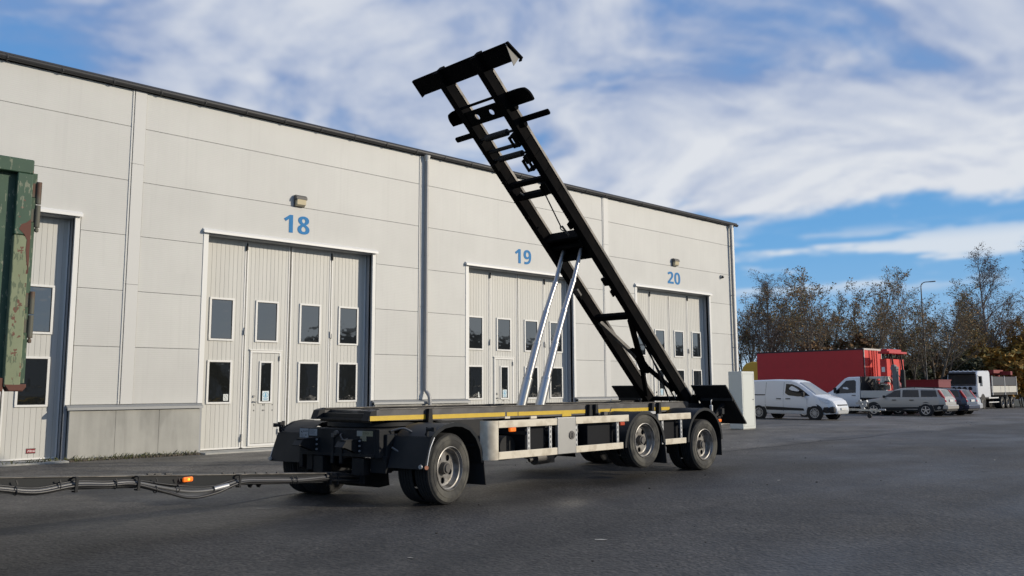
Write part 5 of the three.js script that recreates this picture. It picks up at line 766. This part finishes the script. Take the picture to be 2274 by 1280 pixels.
// red curtain-sided trailer
const mRedSide = mat(null, 0.5, 0, { map: mottled([0.46, 0.012, 0.014], [0.40, 0.011, 0.013], 0.5, 128, 601, 4), bumpMap: grainTex, bumpScale: 0.002 });
const mRedEnd = mat([0.62, 0.026, 0.014], 0.6);
{
  const y0 = gh(53), t = thing('red_box_trailer', 'large red box trailer with pale top edge behind the van', 'trailer', [52, y0, -31.2]);
  const H = 4.08, L = 7.55, Wd = 2.55;
  part(t, 'side_wall', [span(0, 0.06, 1.05, H - 0.05, 0, L)], mRedSide); part(t, 'side_wall', [span(Wd - 0.06, Wd, 1.05, H - 0.05, 0, L)], mRedSide);
  part(t, 'front_wall', [span(0.06, Wd - 0.06, 1.05, H - 0.05, 0, 0.06)], mRedEnd);
  part(t, 'end_door', [span(0.08, Wd / 2 - 0.01, 1.12, H - 0.12, L - 0.06, L - 0.01)], mRedEnd); part(t, 'end_door', [span(Wd / 2 + 0.01, Wd - 0.08, 1.12, H - 0.12, L - 0.06, L - 0.01)], mRedEnd);
  for (const x of [0.75, 1.15, 1.45, 1.8]) part(t, 'lock_rod', [rod([x, 1.1, L + 0.02], [x, H - 0.1, L + 0.02], 0.022)], mRedSide);
  part(t, 'end_frame', [span(0, 0.075, 1.0, H - 0.06, L - 0.055, L + 0.012), span(Wd - 0.075, Wd, 1.0, H - 0.06, L - 0.055, L + 0.012), span(0, Wd, H - 0.11, H - 0.0, L - 0.06, L + 0.014)], mat([0.50, 0.47, 0.42], 0.5));
  part(t, 'top_rail', [span(-0.012, 0.05, H - 0.10, H - 0.005, 0, L - 0.065)], mat([0.02, 0.012, 0.012], 0.6));
  for (let i = 0; i < 13; i++) part(t, 'rail_lamp', [cb(0.05, 0.05, 0.08, 0.0, H + 0.01, 0.3 + i * 0.56, 0.01)], mat([0.6, 0.55, 0.5], 0.5));
  part(t, 'roof', [span(0.05, Wd - 0.02, H - 0.05, H - 0.012, 0.02, L - 0.065)], mat([0.5, 0.5, 0.5], 0.6));
  part(t, 'floor_frame', [span(0, Wd, 0.92, 1.05, 0, L), span(0.6, 0.75, 0.6, 0.92, 0, L), span(1.8, 1.95, 0.6, 0.92, 0, L)], mCarBlack);
  for (const z of [1.2, 5.2, 6.5]) for (const s of [1, -1]) { const w = truckWheel(t, [s < 0 ? 0.03 : Wd - 0.03, 0.504, z], 0, 1, 0.3, 0.504 / WR, true); w.rotation.set(0, s * Math.PI / 2, 0); }
}
// red bulkhead body with bent black arms and a canopy above
{
  const y0 = gh(52.5), t = thing('red_loader_body', 'bright red box body with two bent black arms on its face', 'machine', [51.6, y0, -22.08]);
  part(t, 'body', [cb(2.5, 3.0, 0.42, 1.25, 1.85, -0.21, 0.03)], mRedEnd);
  part(t, 'side_panel', [span(-0.006, 0.0, 0.5, 3.25, -0.4, -0.03)], mRedSide);
  for (const x of [0.62, 1.95]) part(t, 'bent_arm', [tube([[x - 0.05, 3.68, 0.06], [x + 0.05, 3.2, 0.08], [x + 0.10, 2.7, 0.09], [x - 0.08, 2.0, 0.10], [x + 0.06, 1.4, 0.09], [x + 0.16, 0.5, 0.08]], 0.055, 30, 8), rod([x - 0.14, 2.02, 0.06], [x + 0.06, 2.02, 0.06], 0.11, 0.11, 12)], mCarBlack);
  part(t, 'canopy', [cb(2.6, 0.14, 0.7, 1.15, 3.74, -0.1, 0.02), cb(2.1, 0.16, 0.4, 1.2, 3.88, -0.2, 0.02)], mRedSide);
  for (const x of [0.0, 0.62, 1.0, 2.0]) part(t, 'canopy_post', [rod([x, 3.3, -0.2], [x, 3.7, -0.2], 0.05)], mCarBlack);
  part(t, 'notice', [span(-0.012, -0.008, 2.55, 2.85, -0.32, -0.12)], mPlate);
  part(t, 'grey_box', [cb(0.3, 0.55, 0.36, -0.17, 1.55, -0.2, 0.01)], mat([0.4, 0.42, 0.44], 0.5));
  part(t, 'foot', [span(0.2, 0.5, 0, 0.36, -0.35, -0.05), span(2.0, 2.3, 0, 0.36, -0.35, -0.05)], mCarBlack);
}
{ // low red skip further right
  const t = thing('low_red_skip', 'long low dark red skip behind the beige estate car', 'skip', [60, gh(60), -25.3]);
  part(t, 'body', [cb(2.2, 1.9, 3.1, 1.1, 1.2, 1.5, 0.03)], mat([0.16, 0.008, 0.012], 0.5)); part(t, 'rim', [span(-0.04, 2.24, 2.12, 2.2, -0.08, 3.08)], mat([0.16, 0.008, 0.012], 0.5)); part(t, 'skid', [span(0.3, 0.5, 0, 0.26, 0, 3), span(1.7, 1.9, 0, 0.26, 0, 3)], mCarBlack);
}
{ // yellow machine cab
  const t = thing('yellow_cab', 'yellow rounded vehicle cab peeking out behind the red trailer', 'truck', [56, gh(56), -34.9]);
  const m = mat([0.55, 0.33, 0.02], 0.4);
  part(t, 'cab', [crease(prism([[-1.2, 0.6], [1.4, 0.6], [1.4, 3.55], [0.9, 3.62], [0.35, 3.50], [0.02, 3.2], [-0.1, 2.2], [-0.9, 2.0]].map(([z, y]) => [-z, y]), 0, 2.4, 0.06).rotateY(Math.PI / 2), 0.6)], m);
  for (const z of [0.25, 0.62]) part(t, 'side_window', [span(-0.012, 0.01, 2.62, 2.88, z, z + 0.26)], mCarBlack);
  for (const s of [0, 1]) { const w = truckWheel(t, [s ? 2.3 : 0.1, 0.504, 0.2], 0, 1, 0.2, 0.504 / WR, false); w.rotation.set(0, s ? Math.PI / 2 : -Math.PI / 2, 0); }
}
// white tipper truck
{
  const t = thing('tipper_truck', 'white tipper truck facing the yard under the yellow trees', 'truck', [83.2, gh(83), -27.0], Math.PI);
  const white = paint([0.68, 0.69, 0.70]);
  part(t, 'cab', [crease(prism([[2.0, 1.0], [5.0, 1.0], [5.16, 1.15], [5.2, 1.9], [5.06, 2.98], [4.7, 3.30], [2.2, 3.36], [2.0, 3.2]], -1.22, 1.22, 0.07), 0.5)], white);
  part(t, 'windscreen', [prism([[5.178, 2.16], [5.188, 2.16], [5.075, 3.02], [5.065, 3.02]], -1.12, 1.12)], mat([0.03, 0.034, 0.037], 0.1, 0, { phys: true, ior: 1.6 }));
  part(t, 'sun_visor', [bx(0.30, 0.08, 2.2, 5.12, 3.12, 0, 0, 0, -0.5)], mCarBlack);
  for (const s of [1, -1]) {
    part(t, 'side_window', [span(3.95, 4.55, 2.0, 2.85, s > 0 ? 1.205 : -1.232, s > 0 ? 1.232 : -1.205)], glassCar);
    part(t, 'side_mirror', [cb(0.12, 0.6, 0.25, 5.15, 2.55, s * 1.45, 0.04), rod([4.95, 2.9, s * 1.2], [5.15, 2.8, s * 1.4], 0.02)], mCarBlack);
    part(t, 'headlight', [cb(0.06, 0.2, 0.4, 5.16, 0.88, s * 0.95, 0.02)], mHead);
    part(t, 'wheel_arch', [place(new THREE.CylinderGeometry(0.60, 0.60, 0.06, 28), 4.0, 0.74, s * 1.194, Math.PI / 2)], mCarBlack);
    for (const x of [4.0, -0.9, -2.25, -3.6]) truckWheel(t, [x, 0.52, s * 1.24], 0, s, x, 0.52 / WR, x < 3);
    part(t, 'side_guard', [span(0.0, 2.5, 0.92, 1.02, s > 0 ? 1.16 : -1.2, s > 0 ? 1.2 : -1.16), span(0.0, 2.5, 0.55, 0.63, s > 0 ? 1.16 : -1.2, s > 0 ? 1.2 : -1.16)], mPlate);
    for (let i = 0; i < 3; i++) part(t, 'drop_side', [cb(2.2, 0.58, 0.05, 0.65 - i * 2.25, 1.72, s * 1.24, 0.015)], mat([0.52, 0.50, 0.44], 0.5));
    for (let i = 0; i < 2; i++) part(t, 'upper_side', [cb(3.1, 0.78, 0.04, -0.05 - i * 3.2, 2.45, s * 1.235, 0.01)], mat([0.02, 0.023, 0.032], 0.5));
    for (const x of [1.6, -1.65, -4.9]) part(t, 'side_post', [span(x - 0.06, x + 0.06, 1.2, 2.9, s > 0 ? 1.215 : -1.285, s > 0 ? 1.285 : -1.215)], mat([0.4, 0.40, 0.40], 0.5));
  }
  part(t, 'front_grille', [cb(0.05, 0.50, 2.1, 5.205, 1.74, 0, 0.02)], mat([0.55, 0.56, 0.57], 0.4));
  for (const z of [-0.66, -0.22, 0.22, 0.66]) part(t, 'grille_opening', [rod([5.22, 1.80, z], [5.24, 1.80, z], 0.16, 0.16, 18)], mCarBlack);
  part(t, 'lower_grille', [cb(0.05, 0.14, 2.2, 5.21, 1.40, 0, 0.02)], mCarBlack);
  part(t, 'wiper_panel', [cb(0.05, 0.10, 2.2, 5.20, 2.09, 0, 0.02)], mCarBlack);
  for (const z of [-0.8, -0.4, 0, 0.4, 0.8]) part(t, 'roof_lamp', [cb(0.1, 0.08, 0.16, 4.75, 3.34, z, 0.02)], mHead);
  part(t, 'front_bumper', [cb(0.35, 0.55, 2.45, 5.05, 0.75, 0, 0.08)], white);
  part(t, 'bed_floor', [span(-4.9, 1.75, 1.2, 1.42, -1.21, 1.21), span(-4.9, 4.6, 0.85, 1.15, -0.45, 0.45)], mCarBlack);
  part(t, 'tailgate', [cb(0.08, 1.6, 2.4, -4.98, 2.1, 0, 0.02)], mat([0.30, 0.12, 0.10], 0.6));
  part(t, 'rear_crane', [bx(0.3, 2.2, 0.3, -5.25, 2.1, 0.4), bx(0.5, 0.35, 2.0, -4.6, 3.2, 0.0), bx(2.6, 0.3, 0.5, -3.8, 3.35, 0.1)], mat([0.22, 0.02, 0.02], 0.5));
}
// street lamp
{
  const l = thing('street_lamp', 'tall thin grey street lamp with a short bent arm among the trees', 'lamp', [75, gh(75), -28.75]);
  part(l, 'pole', [rod([0, 0, 0], [0, 10.4, 0], 0.075, 0.05, 10), tube([[0, 10.35, 0], [0.0, 10.7, 0.04], [0.05, 10.88, 0.25], [0.1, 10.9, 0.8]], 0.04, 14, 8)], mat([0.10, 0.10, 0.10], 0.5, 0.4));
  part(l, 'lamp_head', [cb(0.16, 0.09, 0.5, 0.1, 10.9, 0.95, 0.03)], mat([0.14, 0.14, 0.14], 0.5));
}

// fallen leaves, grit and scraps on the yard
{
  const r = mulberry(808), a = [], b = [];
  for (let i = 0; i < 110; i++) { const x = 4 + r() * 34, z = -14 + r() * 11, s = 0.008 + r() * 0.014; if (x < 6 && z < -8) continue; a.push(place(new THREE.IcosahedronGeometry(s, 0).scale(1, 0.35, 0.7), x, gh(x) + s * 0.2, z, 0, r() * 6)); }
  for (let i = 0; i < 14; i++) { const x = 3 + r() * 20, z = -13 + r() * 8, s = 0.015 + r() * 0.03; b.push(place(new THREE.CircleGeometry(s, 5).rotateX(-Math.PI / 2).scale(1.6, 1, 0.7), x, 0.006, z, (r() - 0.5) * 0.3, r() * 6)); }
  const m = part(scene, 'leaves', a, mat([0.03, 0.024, 0.018], 0.9)); m.userData.kind = 'stuff'; tag(m, 'small dark leaves and grit scattered on the asphalt', 'litter');
  const n = part(scene, 'litter', b, mat([0.38, 0.36, 0.32], 0.8, 0, { side: THREE.DoubleSide })); n.userData.kind = 'stuff'; tag(n, 'small pale scraps scattered on the asphalt', 'litter');
}
// ---------------------------------------------------------------- trees, shrubs, far wood
function growTree(seed, H, o) {
  const r = mulberry(seed), P = [], N = [], LP = [], LC = [], LN = [];
  const ring = (pts, rad, sides) => { // tapered tube through pts
    const rings = []; let u = V(0, 0, 1);
    for (let i = 0; i < pts.length; i++) { const t = (pts[Math.min(i + 1, pts.length - 1)]).clone().sub(pts[Math.max(i - 1, 0)]).normalize(); const a = u.clone().cross(t); if (a.lengthSq() < 1e-6) a.set(1, 0, 0); a.normalize(); const b = t.clone().cross(a); rings.push(Array.from({ length: sides }, (_, k) => { const g = k * 2 * Math.PI / sides, n = a.clone().multiplyScalar(Math.cos(g)).addScaledVector(b, Math.sin(g)); return [pts[i].clone().addScaledVector(n, rad[i]), n]; })); }
    for (let i = 0; i < pts.length - 1; i++) for (let k = 0; k < sides; k++) { const A = rings[i][k], B = rings[i][(k + 1) % sides], C = rings[i + 1][k], D = rings[i + 1][(k + 1) % sides]; for (const [p, n] of [A, B, C, B, D, C]) { P.push(p.x, p.y, p.z); N.push(n.x, n.y, n.z); } }
  };
  const leaf = (p, s, cols) => { const c = cols[Math.floor(r() * cols.length)], k = 0.7 + r() * 0.6; const a = V(r() - 0.5, r() - 0.5, r() - 0.5).normalize(), b = a.clone().cross(V(r() - 0.5, r() - 0.5, r() - 0.5)).normalize(); const q = [p.clone().addScaledVector(a, -s), p.clone().addScaledVector(b, -s * 0.6), p.clone().addScaledVector(a, s), p.clone().addScaledVector(b, s * 0.6)]; const n = a.clone().cross(b); for (const i of [0, 1, 2, 0, 2, 3]) { LP.push(q[i].x, q[i].y, q[i].z); LN.push(n.x, n.y, n.z); LC.push(c[0] * k, c[1] * k, c[2] * k); } };
  const branch = (lv, p, dir, len, rad) => {
    const n = lv === 0 ? 9 : lv === 1 ? 5 : lv === 2 ? 4 : 3, pts = [p.clone()], rd = [rad], d = dir.clone();
    for (let i = 1; i <= n; i++) { d.x += (r() - 0.5) * o.wob[lv]; d.z += (r() - 0.5) * o.wob[lv]; d.y += (r() - 0.5) * o.wob[lv] * 0.6 + o.bend[lv] * (lv > 1 ? i / n : 1); d.normalize(); pts.push(pts[i - 1].clone().addScaledVector(d, len / n)); rd.push(rad * lerp(1, lv === 0 ? 0.12 : 0.3, i / n)); }
    ring(pts, rd, lv === 0 ? 7 : lv === 1 ? 5 : 3);
    if (lv < 3) { const m = Math.round(o.kids[lv] * (0.8 + r() * 0.4)); for (let k = 0; k < m; k++) { const t = lerp(o.from[lv], 1, (k + r() * 0.8) / m), f = Math.min(n - 1e-3, t * n), i = Math.floor(f), q = pts[i].clone().lerp(pts[i + 1], f - i), ax = pts[i + 1].clone().sub(pts[i]).normalize(), az = r() * 6.283, s = V(Math.cos(az), 0.05, Math.sin(az)); s.addScaledVector(ax, -s.dot(ax)).normalize(); const an = lerp(o.ang[lv][0], o.ang[lv][1], r()) * lerp(1, 0.7, t); const nd = ax.clone().multiplyScalar(Math.cos(an)).addScaledVector(s, Math.sin(an)); branch(lv + 1, q, nd, len * o.len[lv] * lerp(1.1, lv === 0 ? 0.42 : 0.6, t) * (0.7 + r() * 0.6), Math.max(0.008, rd[i] * o.thin[lv])); } }
    if (lv >= 2) { const m = o.leaves[lv - 2]; for (let k = 0; k < m; k++) if (r() < o.keep) { const q = pts[1 + Math.floor(r() * (pts.length - 1))]; leaf(q.clone().add(V((r() - 0.5) * 0.3, (r() - 0.5) * 0.3, (r() - 0.5) * 0.3)), o.size * (0.6 + r() * 0.8), o.cols); } }
  };
  for (let s = 0; s < o.stems; s++) { const a = s * 2.4 + r(), tl = o.stems > 1 ? 0.10 + r() * 0.22 : r() * 0.05; const h = H * (s ? 0.72 + r() * 0.25 : 1); branch(0, V(Math.cos(a) * 0.15 * (o.stems > 1), -0.1, Math.sin(a) * 0.15 * (o.stems > 1)), V(Math.cos(a) * tl + (o.lean ?? 0), 1, Math.sin(a) * tl).normalize(), h, o.rad * (s ? 0.8 : 1)); }
  const mk = (p, n, c) => { const g = new THREE.BufferGeometry(); g.setAttribute('position', new THREE.BufferAttribute(new Float32Array(p), 3)); g.setAttribute('normal', new THREE.BufferAttribute(new Float32Array(n), 3)); if (c) g.setAttribute('color', new THREE.BufferAttribute(new Float32Array(c), 3)); g.userData.done = true; g.setAttribute('uv', new THREE.BufferAttribute(new Float32Array(p.length / 3 * 2), 2)); return g; };
  return { wood: mk(P, N), leaf: mk(LP, LN, LC) };
}
{
  const mBark = mat([0.14, 0.115, 0.088], 0.9), mBirch = mat([0.19, 0.15, 0.125], 0.9), mPale = mat([0.20, 0.17, 0.13], 0.85);
  const mFoliage = mat(null, 0.85, 0, { vertexColors: true, side: THREE.DoubleSide });
  const base = { wob: [0.12, 0.30, 0.45, 0.5], bend: [0.02, 0.05, 0.02, 0], from: [0.36, 0.25, 0.2], ang: [[0.45, 0.85], [0.5, 0.9], [0.4, 0.9]], len: [0.40, 0.46, 0.5], thin: [0.5, 0.5, 0.5], kids: [15, 8, 6], keep: 0.95 };
  const dull = [[0.16, 0.125, 0.075], [0.24, 0.15, 0.06], [0.15, 0.15, 0.07], [0.30, 0.17, 0.055]], warm = [[0.32, 0.17, 0.028], [0.24, 0.13, 0.025], [0.36, 0.21, 0.03], [0.18, 0.14, 0.04]], purple = [[0.12, 0.085, 0.07], [0.10, 0.07, 0.055]];
  const kinds = {
    alder: [11, 10, { ...base, stems: 3, rad: 0.13, leaves: [1, 2], size: 0.065, cols: dull }, mBark],
    alder2: [23, 10, { ...base, stems: 4, rad: 0.11, leaves: [1, 1], size: 0.07, cols: dull, from: [0.35, 0.3, 0.2] }, mBark],
    lean: [29, 9, { ...base, stems: 2, rad: 0.12, leaves: [0, 1], size: 0.07, cols: dull, lean: 0.75, from: [0.45, 0.3, 0.2] }, mBark],
    birch: [37, 13, { ...base, stems: 1, rad: 0.17, leaves: [1, 2], size: 0.05, cols: purple, bend: [0.02, 0.03, -0.16, -0.5], kids: [32, 9, 7], len: [0.34, 0.5, 0.62], from: [0.30, 0.15, 0.15], ang: [[0.5, 0.95], [0.4, 0.8], [0.4, 0.8]] }, mBirch],
    slim: [43, 13, { ...base, stems: 1, rad: 0.11, leaves: [0, 1], size: 0.055, cols: purple, kids: [18, 6, 5], len: [0.22, 0.5, 0.6], from: [0.50, 0.2, 0.2], lean: -0.06 }, mPale],
    golden: [53, 10, { ...base, stems: 2, rad: 0.12, leaves: [2, 3], size: 0.09, cols: warm, kids: [14, 6, 5] }, mBark],
  };
  const grown = {}; for (const k in kinds) { const [s, h, o, m] = kinds[k]; grown[k] = { ...growTree(s, h, o), h, m }; }
  const words = { alder: 'bare many-stemmed alder tree', alder2: 'bare spreading alder tree', lean: 'bare tree with slanting trunks', birch: 'tall bare birch with drooping twigs', slim: 'slim bare tree with a high crown', golden: 'tree with ochre autumn leaves' };
  const spots = [['alder2', 61.3, -38.0, 9.9, 'touching the hall corner in view'], ['alder', 64.5, -38.5, 10.0, 'above the yellow cab'], ['birch', 62.8, -36.4, 11.2, 'over the left end of the red trailer'], ['alder2', 71.2, -39.7, 10.4, 'behind the rounded tree'], ['alder', 61.4, -32.3, 10.9, 'rounded, over the middle of the red trailer'], ['alder2', 70.3, -35.1, 9.6, 'behind the red trailer roof'], ['lean', 70.5, -33.6, 10.5, 'above the end of the red trailer'], ['alder', 68.7, -31.0, 11.0, 'right of the slanting trunks'], ['alder2', 75.9, -32.7, 10.2, 'behind the flatbed truck crane'], ['slim', 81.1, -32.9, 13.6, 'beside the street lamp'], ['alder2', 73.5, -29.5, 9.0, 'above the red loader body'], ['alder', 81.1, -30.5, 11.2, 'right of the street lamp'], ['golden', 92.0, -34.4, 8.6, 'low, between lamp and tipper truck'], ['alder2', 97.9, -34.0, 11.0, 'far behind the tipper cab'], ['golden', 93.4, -31.6, 9.2, 'behind the tipper cab'], ['birch', 96.0, -30.2, 16.3, 'tallest, above the tipper truck'], ['golden', 99.5, -29.8, 11.5, 'above the tipper bed'], ['golden', 97.6, -27.4, 10.4, 'at the picture edge, over the tipper tail'], ['birch', 104.5, -26.6, 17.5, 'cut by the picture edge'], ['alder2', 104.0, -33.0, 12.0, 'far back at the picture edge'],
    ['alder2', 92.0, -47.5, 10.5, 'deep behind the red trailer'], ['alder', 78.0, -37.0, 9.5, 'behind the gap left of the flatbed crane'], ['golden', 84.0, -35.6, 7.6, 'low behind the slanting trunks'], ['alder', 86.5, -32.0, 9.6, 'between lamp and tall birch'], ['golden', 102, -31.8, 10.5, 'behind the tall birch'], ['golden', 106.0, -40.5, 9, 'deep behind the lamp']];
  const r = mulberry(5);
  spots.forEach(([k, x, z, h, where], i) => {
    const g = grown[k], t = thing(k === 'birch' ? 'birch_tree' : k === 'golden' ? 'autumn_tree' : 'bare_tree', words[k] + ' ' + where, 'tree', [x, gh(x), z], k === 'lean' ? 2.0 : r() * 6.28, 'trees along the back of the yard');
    t.scale.set(h / g.h * 1.08, h / g.h * 0.91, h / g.h * 1.08); part(t, 'trunk', g.wood, g.m); part(t, 'crown', g.leaf, mFoliage);
  });
  // shrubs
  const shrub = (seed, cols, n) => { const q = mulberry(seed), o = growTree(seed, 2.6, { ...base, stems: 6, rad: 0.03, leaves: [5, 6], size: 0.10, cols, kids: [9, 5, 3], from: [0.15, 0.2, 0.2], len: [0.45, 0.5, 0.5] }); return o; };
  const sh = { brown: shrub(61, [[0.16, 0.09, 0.04], [0.20, 0.115, 0.045], [0.12, 0.10, 0.05]], 1), ochre: shrub(67, warm, 1), dark: shrub(71, [[0.05, 0.06, 0.03], [0.06, 0.065, 0.032], [0.09, 0.08, 0.035]], 1) };
  const sw = { brown: 'brown leafless shrub', ochre: 'shrub with ochre leaves', dark: 'dark green shrub' };
  const ss = [['dark', 58, -37.5, 3.2, 'left of the yellow cab'], ['brown', 63, -31.5, 4.6, 'low over the red trailer roof'], ['brown', 66, -31.8, 5.2, 'over the red trailer roof'], ['dark', 70, -30.8, 4.6, 'at the red trailer end'], ['dark', 76, -30.8, 3.6, 'behind the red loader body'], ['dark', 82, -32.6, 4.6, 'beside the street lamp foot'], ['brown', 85, -32.6, 4.4, 'behind the low red skip'], ['brown', 89, -33.0, 5.0, 'left of the tipper cab'], ['ochre', 92, -31.8, 4.0, 'behind the tipper cab'], ['dark', 89, -30.5, 5.0, 'behind the tipper bed'], ['ochre', 92, -28.8, 5.6, 'over the tipper bed'], ['ochre', 95, -27.0, 6.0, 'behind the tipper tail'], ['brown', 98, -25.8, 5.0, 'at the picture edge'], ['ochre', 100, -28, 6.5, 'far behind the tipper tail'], ['dark', 66, -36, 4, 'between the left trunks'], ['brown', 74, -34, 4, 'between the middle trunks']];
  for (const [k, x, z, h, where] of ss) { const t = thing('shrub', sw[k] + ' ' + where, 'shrub', [x, gh(x), z], r() * 6, 'shrubs under the trees'); t.scale.set(h / 2.6 * 1.15, h / 2.6, h / 2.6 * 1.15); part(t, 'stems', sh[k].wood, mBark); part(t, 'foliage', sh[k].leaf, mFoliage); }
  // verge of rough grass under the trees
  const vp = [], vi = [], vx = [], N = 60; for (let i = 0; i <= N; i++) for (let j = 0; j <= 8; j++) { const x = 54 + i * 1.6, z0 = -33.2 + (x - 54) * 0.085 + (x < 72 ? -3.0 * step(72, 66, x) : 0); vp.push(x, gh(x) + 0.03 + 0.25 * fbm(x * 0.3, j * 0.7, 3, 3) * Math.min(1, j / 2), z0 - j * 5); } for (let i = 0; i < N; i++) for (let j = 0; j < 8; j++) { const a = i * 9 + j, b = a + 9; vi.push(a, b, a + 1, b, b + 1, a + 1); }
  const vg = new THREE.BufferGeometry(); vg.setAttribute('position', new THREE.BufferAttribute(new Float32Array(vp), 3)); vg.setIndex(vi); vg.computeVertexNormals();
  const vm = part(scene, 'verge', vg, mat([0.045, 0.042, 0.022], 0.95, 0, { map: null, bumpMap: grainTex, bumpScale: 0.05, side: THREE.DoubleSide })); vm.userData.kind = 'structure';
  // far wood: one mass behind everything
  const q = mulberry(9), fp = []; for (let i = 0; i < 9000; i++) { const a = lerp(0.02, 0.95, q()), d = 190 + q() * 40, x = Math.cos(a) * d, z = -Math.sin(a) * d, top = 2.5 + 4 * fbm(a * 60, 1, 3, 4), y = -1 + q() * top, s = 0.35 + q() * 0.6; const u = q() * 6.28, v = q() * 3; const dx = Math.cos(u) * s, dz = Math.sin(u) * s, dy = Math.cos(v) * s; fp.push(x - dx, y - dy, z - dz, x + dx, y - dy * 0.3, z + dz, x + dx * 0.2, y + s, z - dz * 0.3); }
  const fg = new THREE.BufferGeometry(); fg.setAttribute('position', new THREE.BufferAttribute(new Float32Array(fp), 3)); fg.computeVertexNormals();
  const fm = part(scene, 'far_wood', fg, mat([0.09, 0.08, 0.06], 0.95, 0, { side: THREE.DoubleSide })); fm.userData.kind = 'stuff'; tag(fm, 'low dark wood far beyond the yard', 'wood');
}
// ---------------------------------------------------------------- halls across the yard, behind the camera, mirrored in the door windows
{
  const mk = (label, x, z, w, d, h, col) => { const t = thing('yard_hall', label, 'building', [x, 0, z], 0, 'halls across the yard'); part(t, 'wall', [bx(w, h, 0.3, 0, h / 2, -d / 2), bx(w, h, 0.3, 0, h / 2, d / 2), bx(0.3, h, d - 0.32, -w / 2 + 0.15, h / 2, 0), bx(0.3, h, d - 0.32, w / 2 - 0.15, h / 2, 0)], mat(col, 0.8)); part(t, 'roof', [prism([[-d / 2 - 0.3, h + 0.01], [d / 2 + 0.3, h + 0.01], [0, h + 0.5]], -w / 2 - 0.2, w / 2 + 0.2).rotateY(Math.PI / 2)], mat([0.05, 0.05, 0.055], 0.8)); for (let i = 0; i < Math.floor(w / 9); i++) part(t, 'gate', [cb(4, Math.min(4.2, h - 0.8), 0.12, -w / 2 + 5 + i * 9, Math.min(4.2, h - 0.8) / 2, -d / 2 - 0.22, 0.02)], mat([0.16, 0.17, 0.18], 0.6)); return t; };
  mk('lower dark grey hall across the yard behind the viewer', 14, 52, 72, 18, 5.0, [0.055, 0.060, 0.058]);
  mk('higher dark grey hall across the yard behind the viewer', 88, 52, 70, 18, 7.6, [0.075, 0.08, 0.085]);
}
scene.traverse(o => { if (o.isMesh) o.castShadow = true; });
renderer.render(scene, camera);
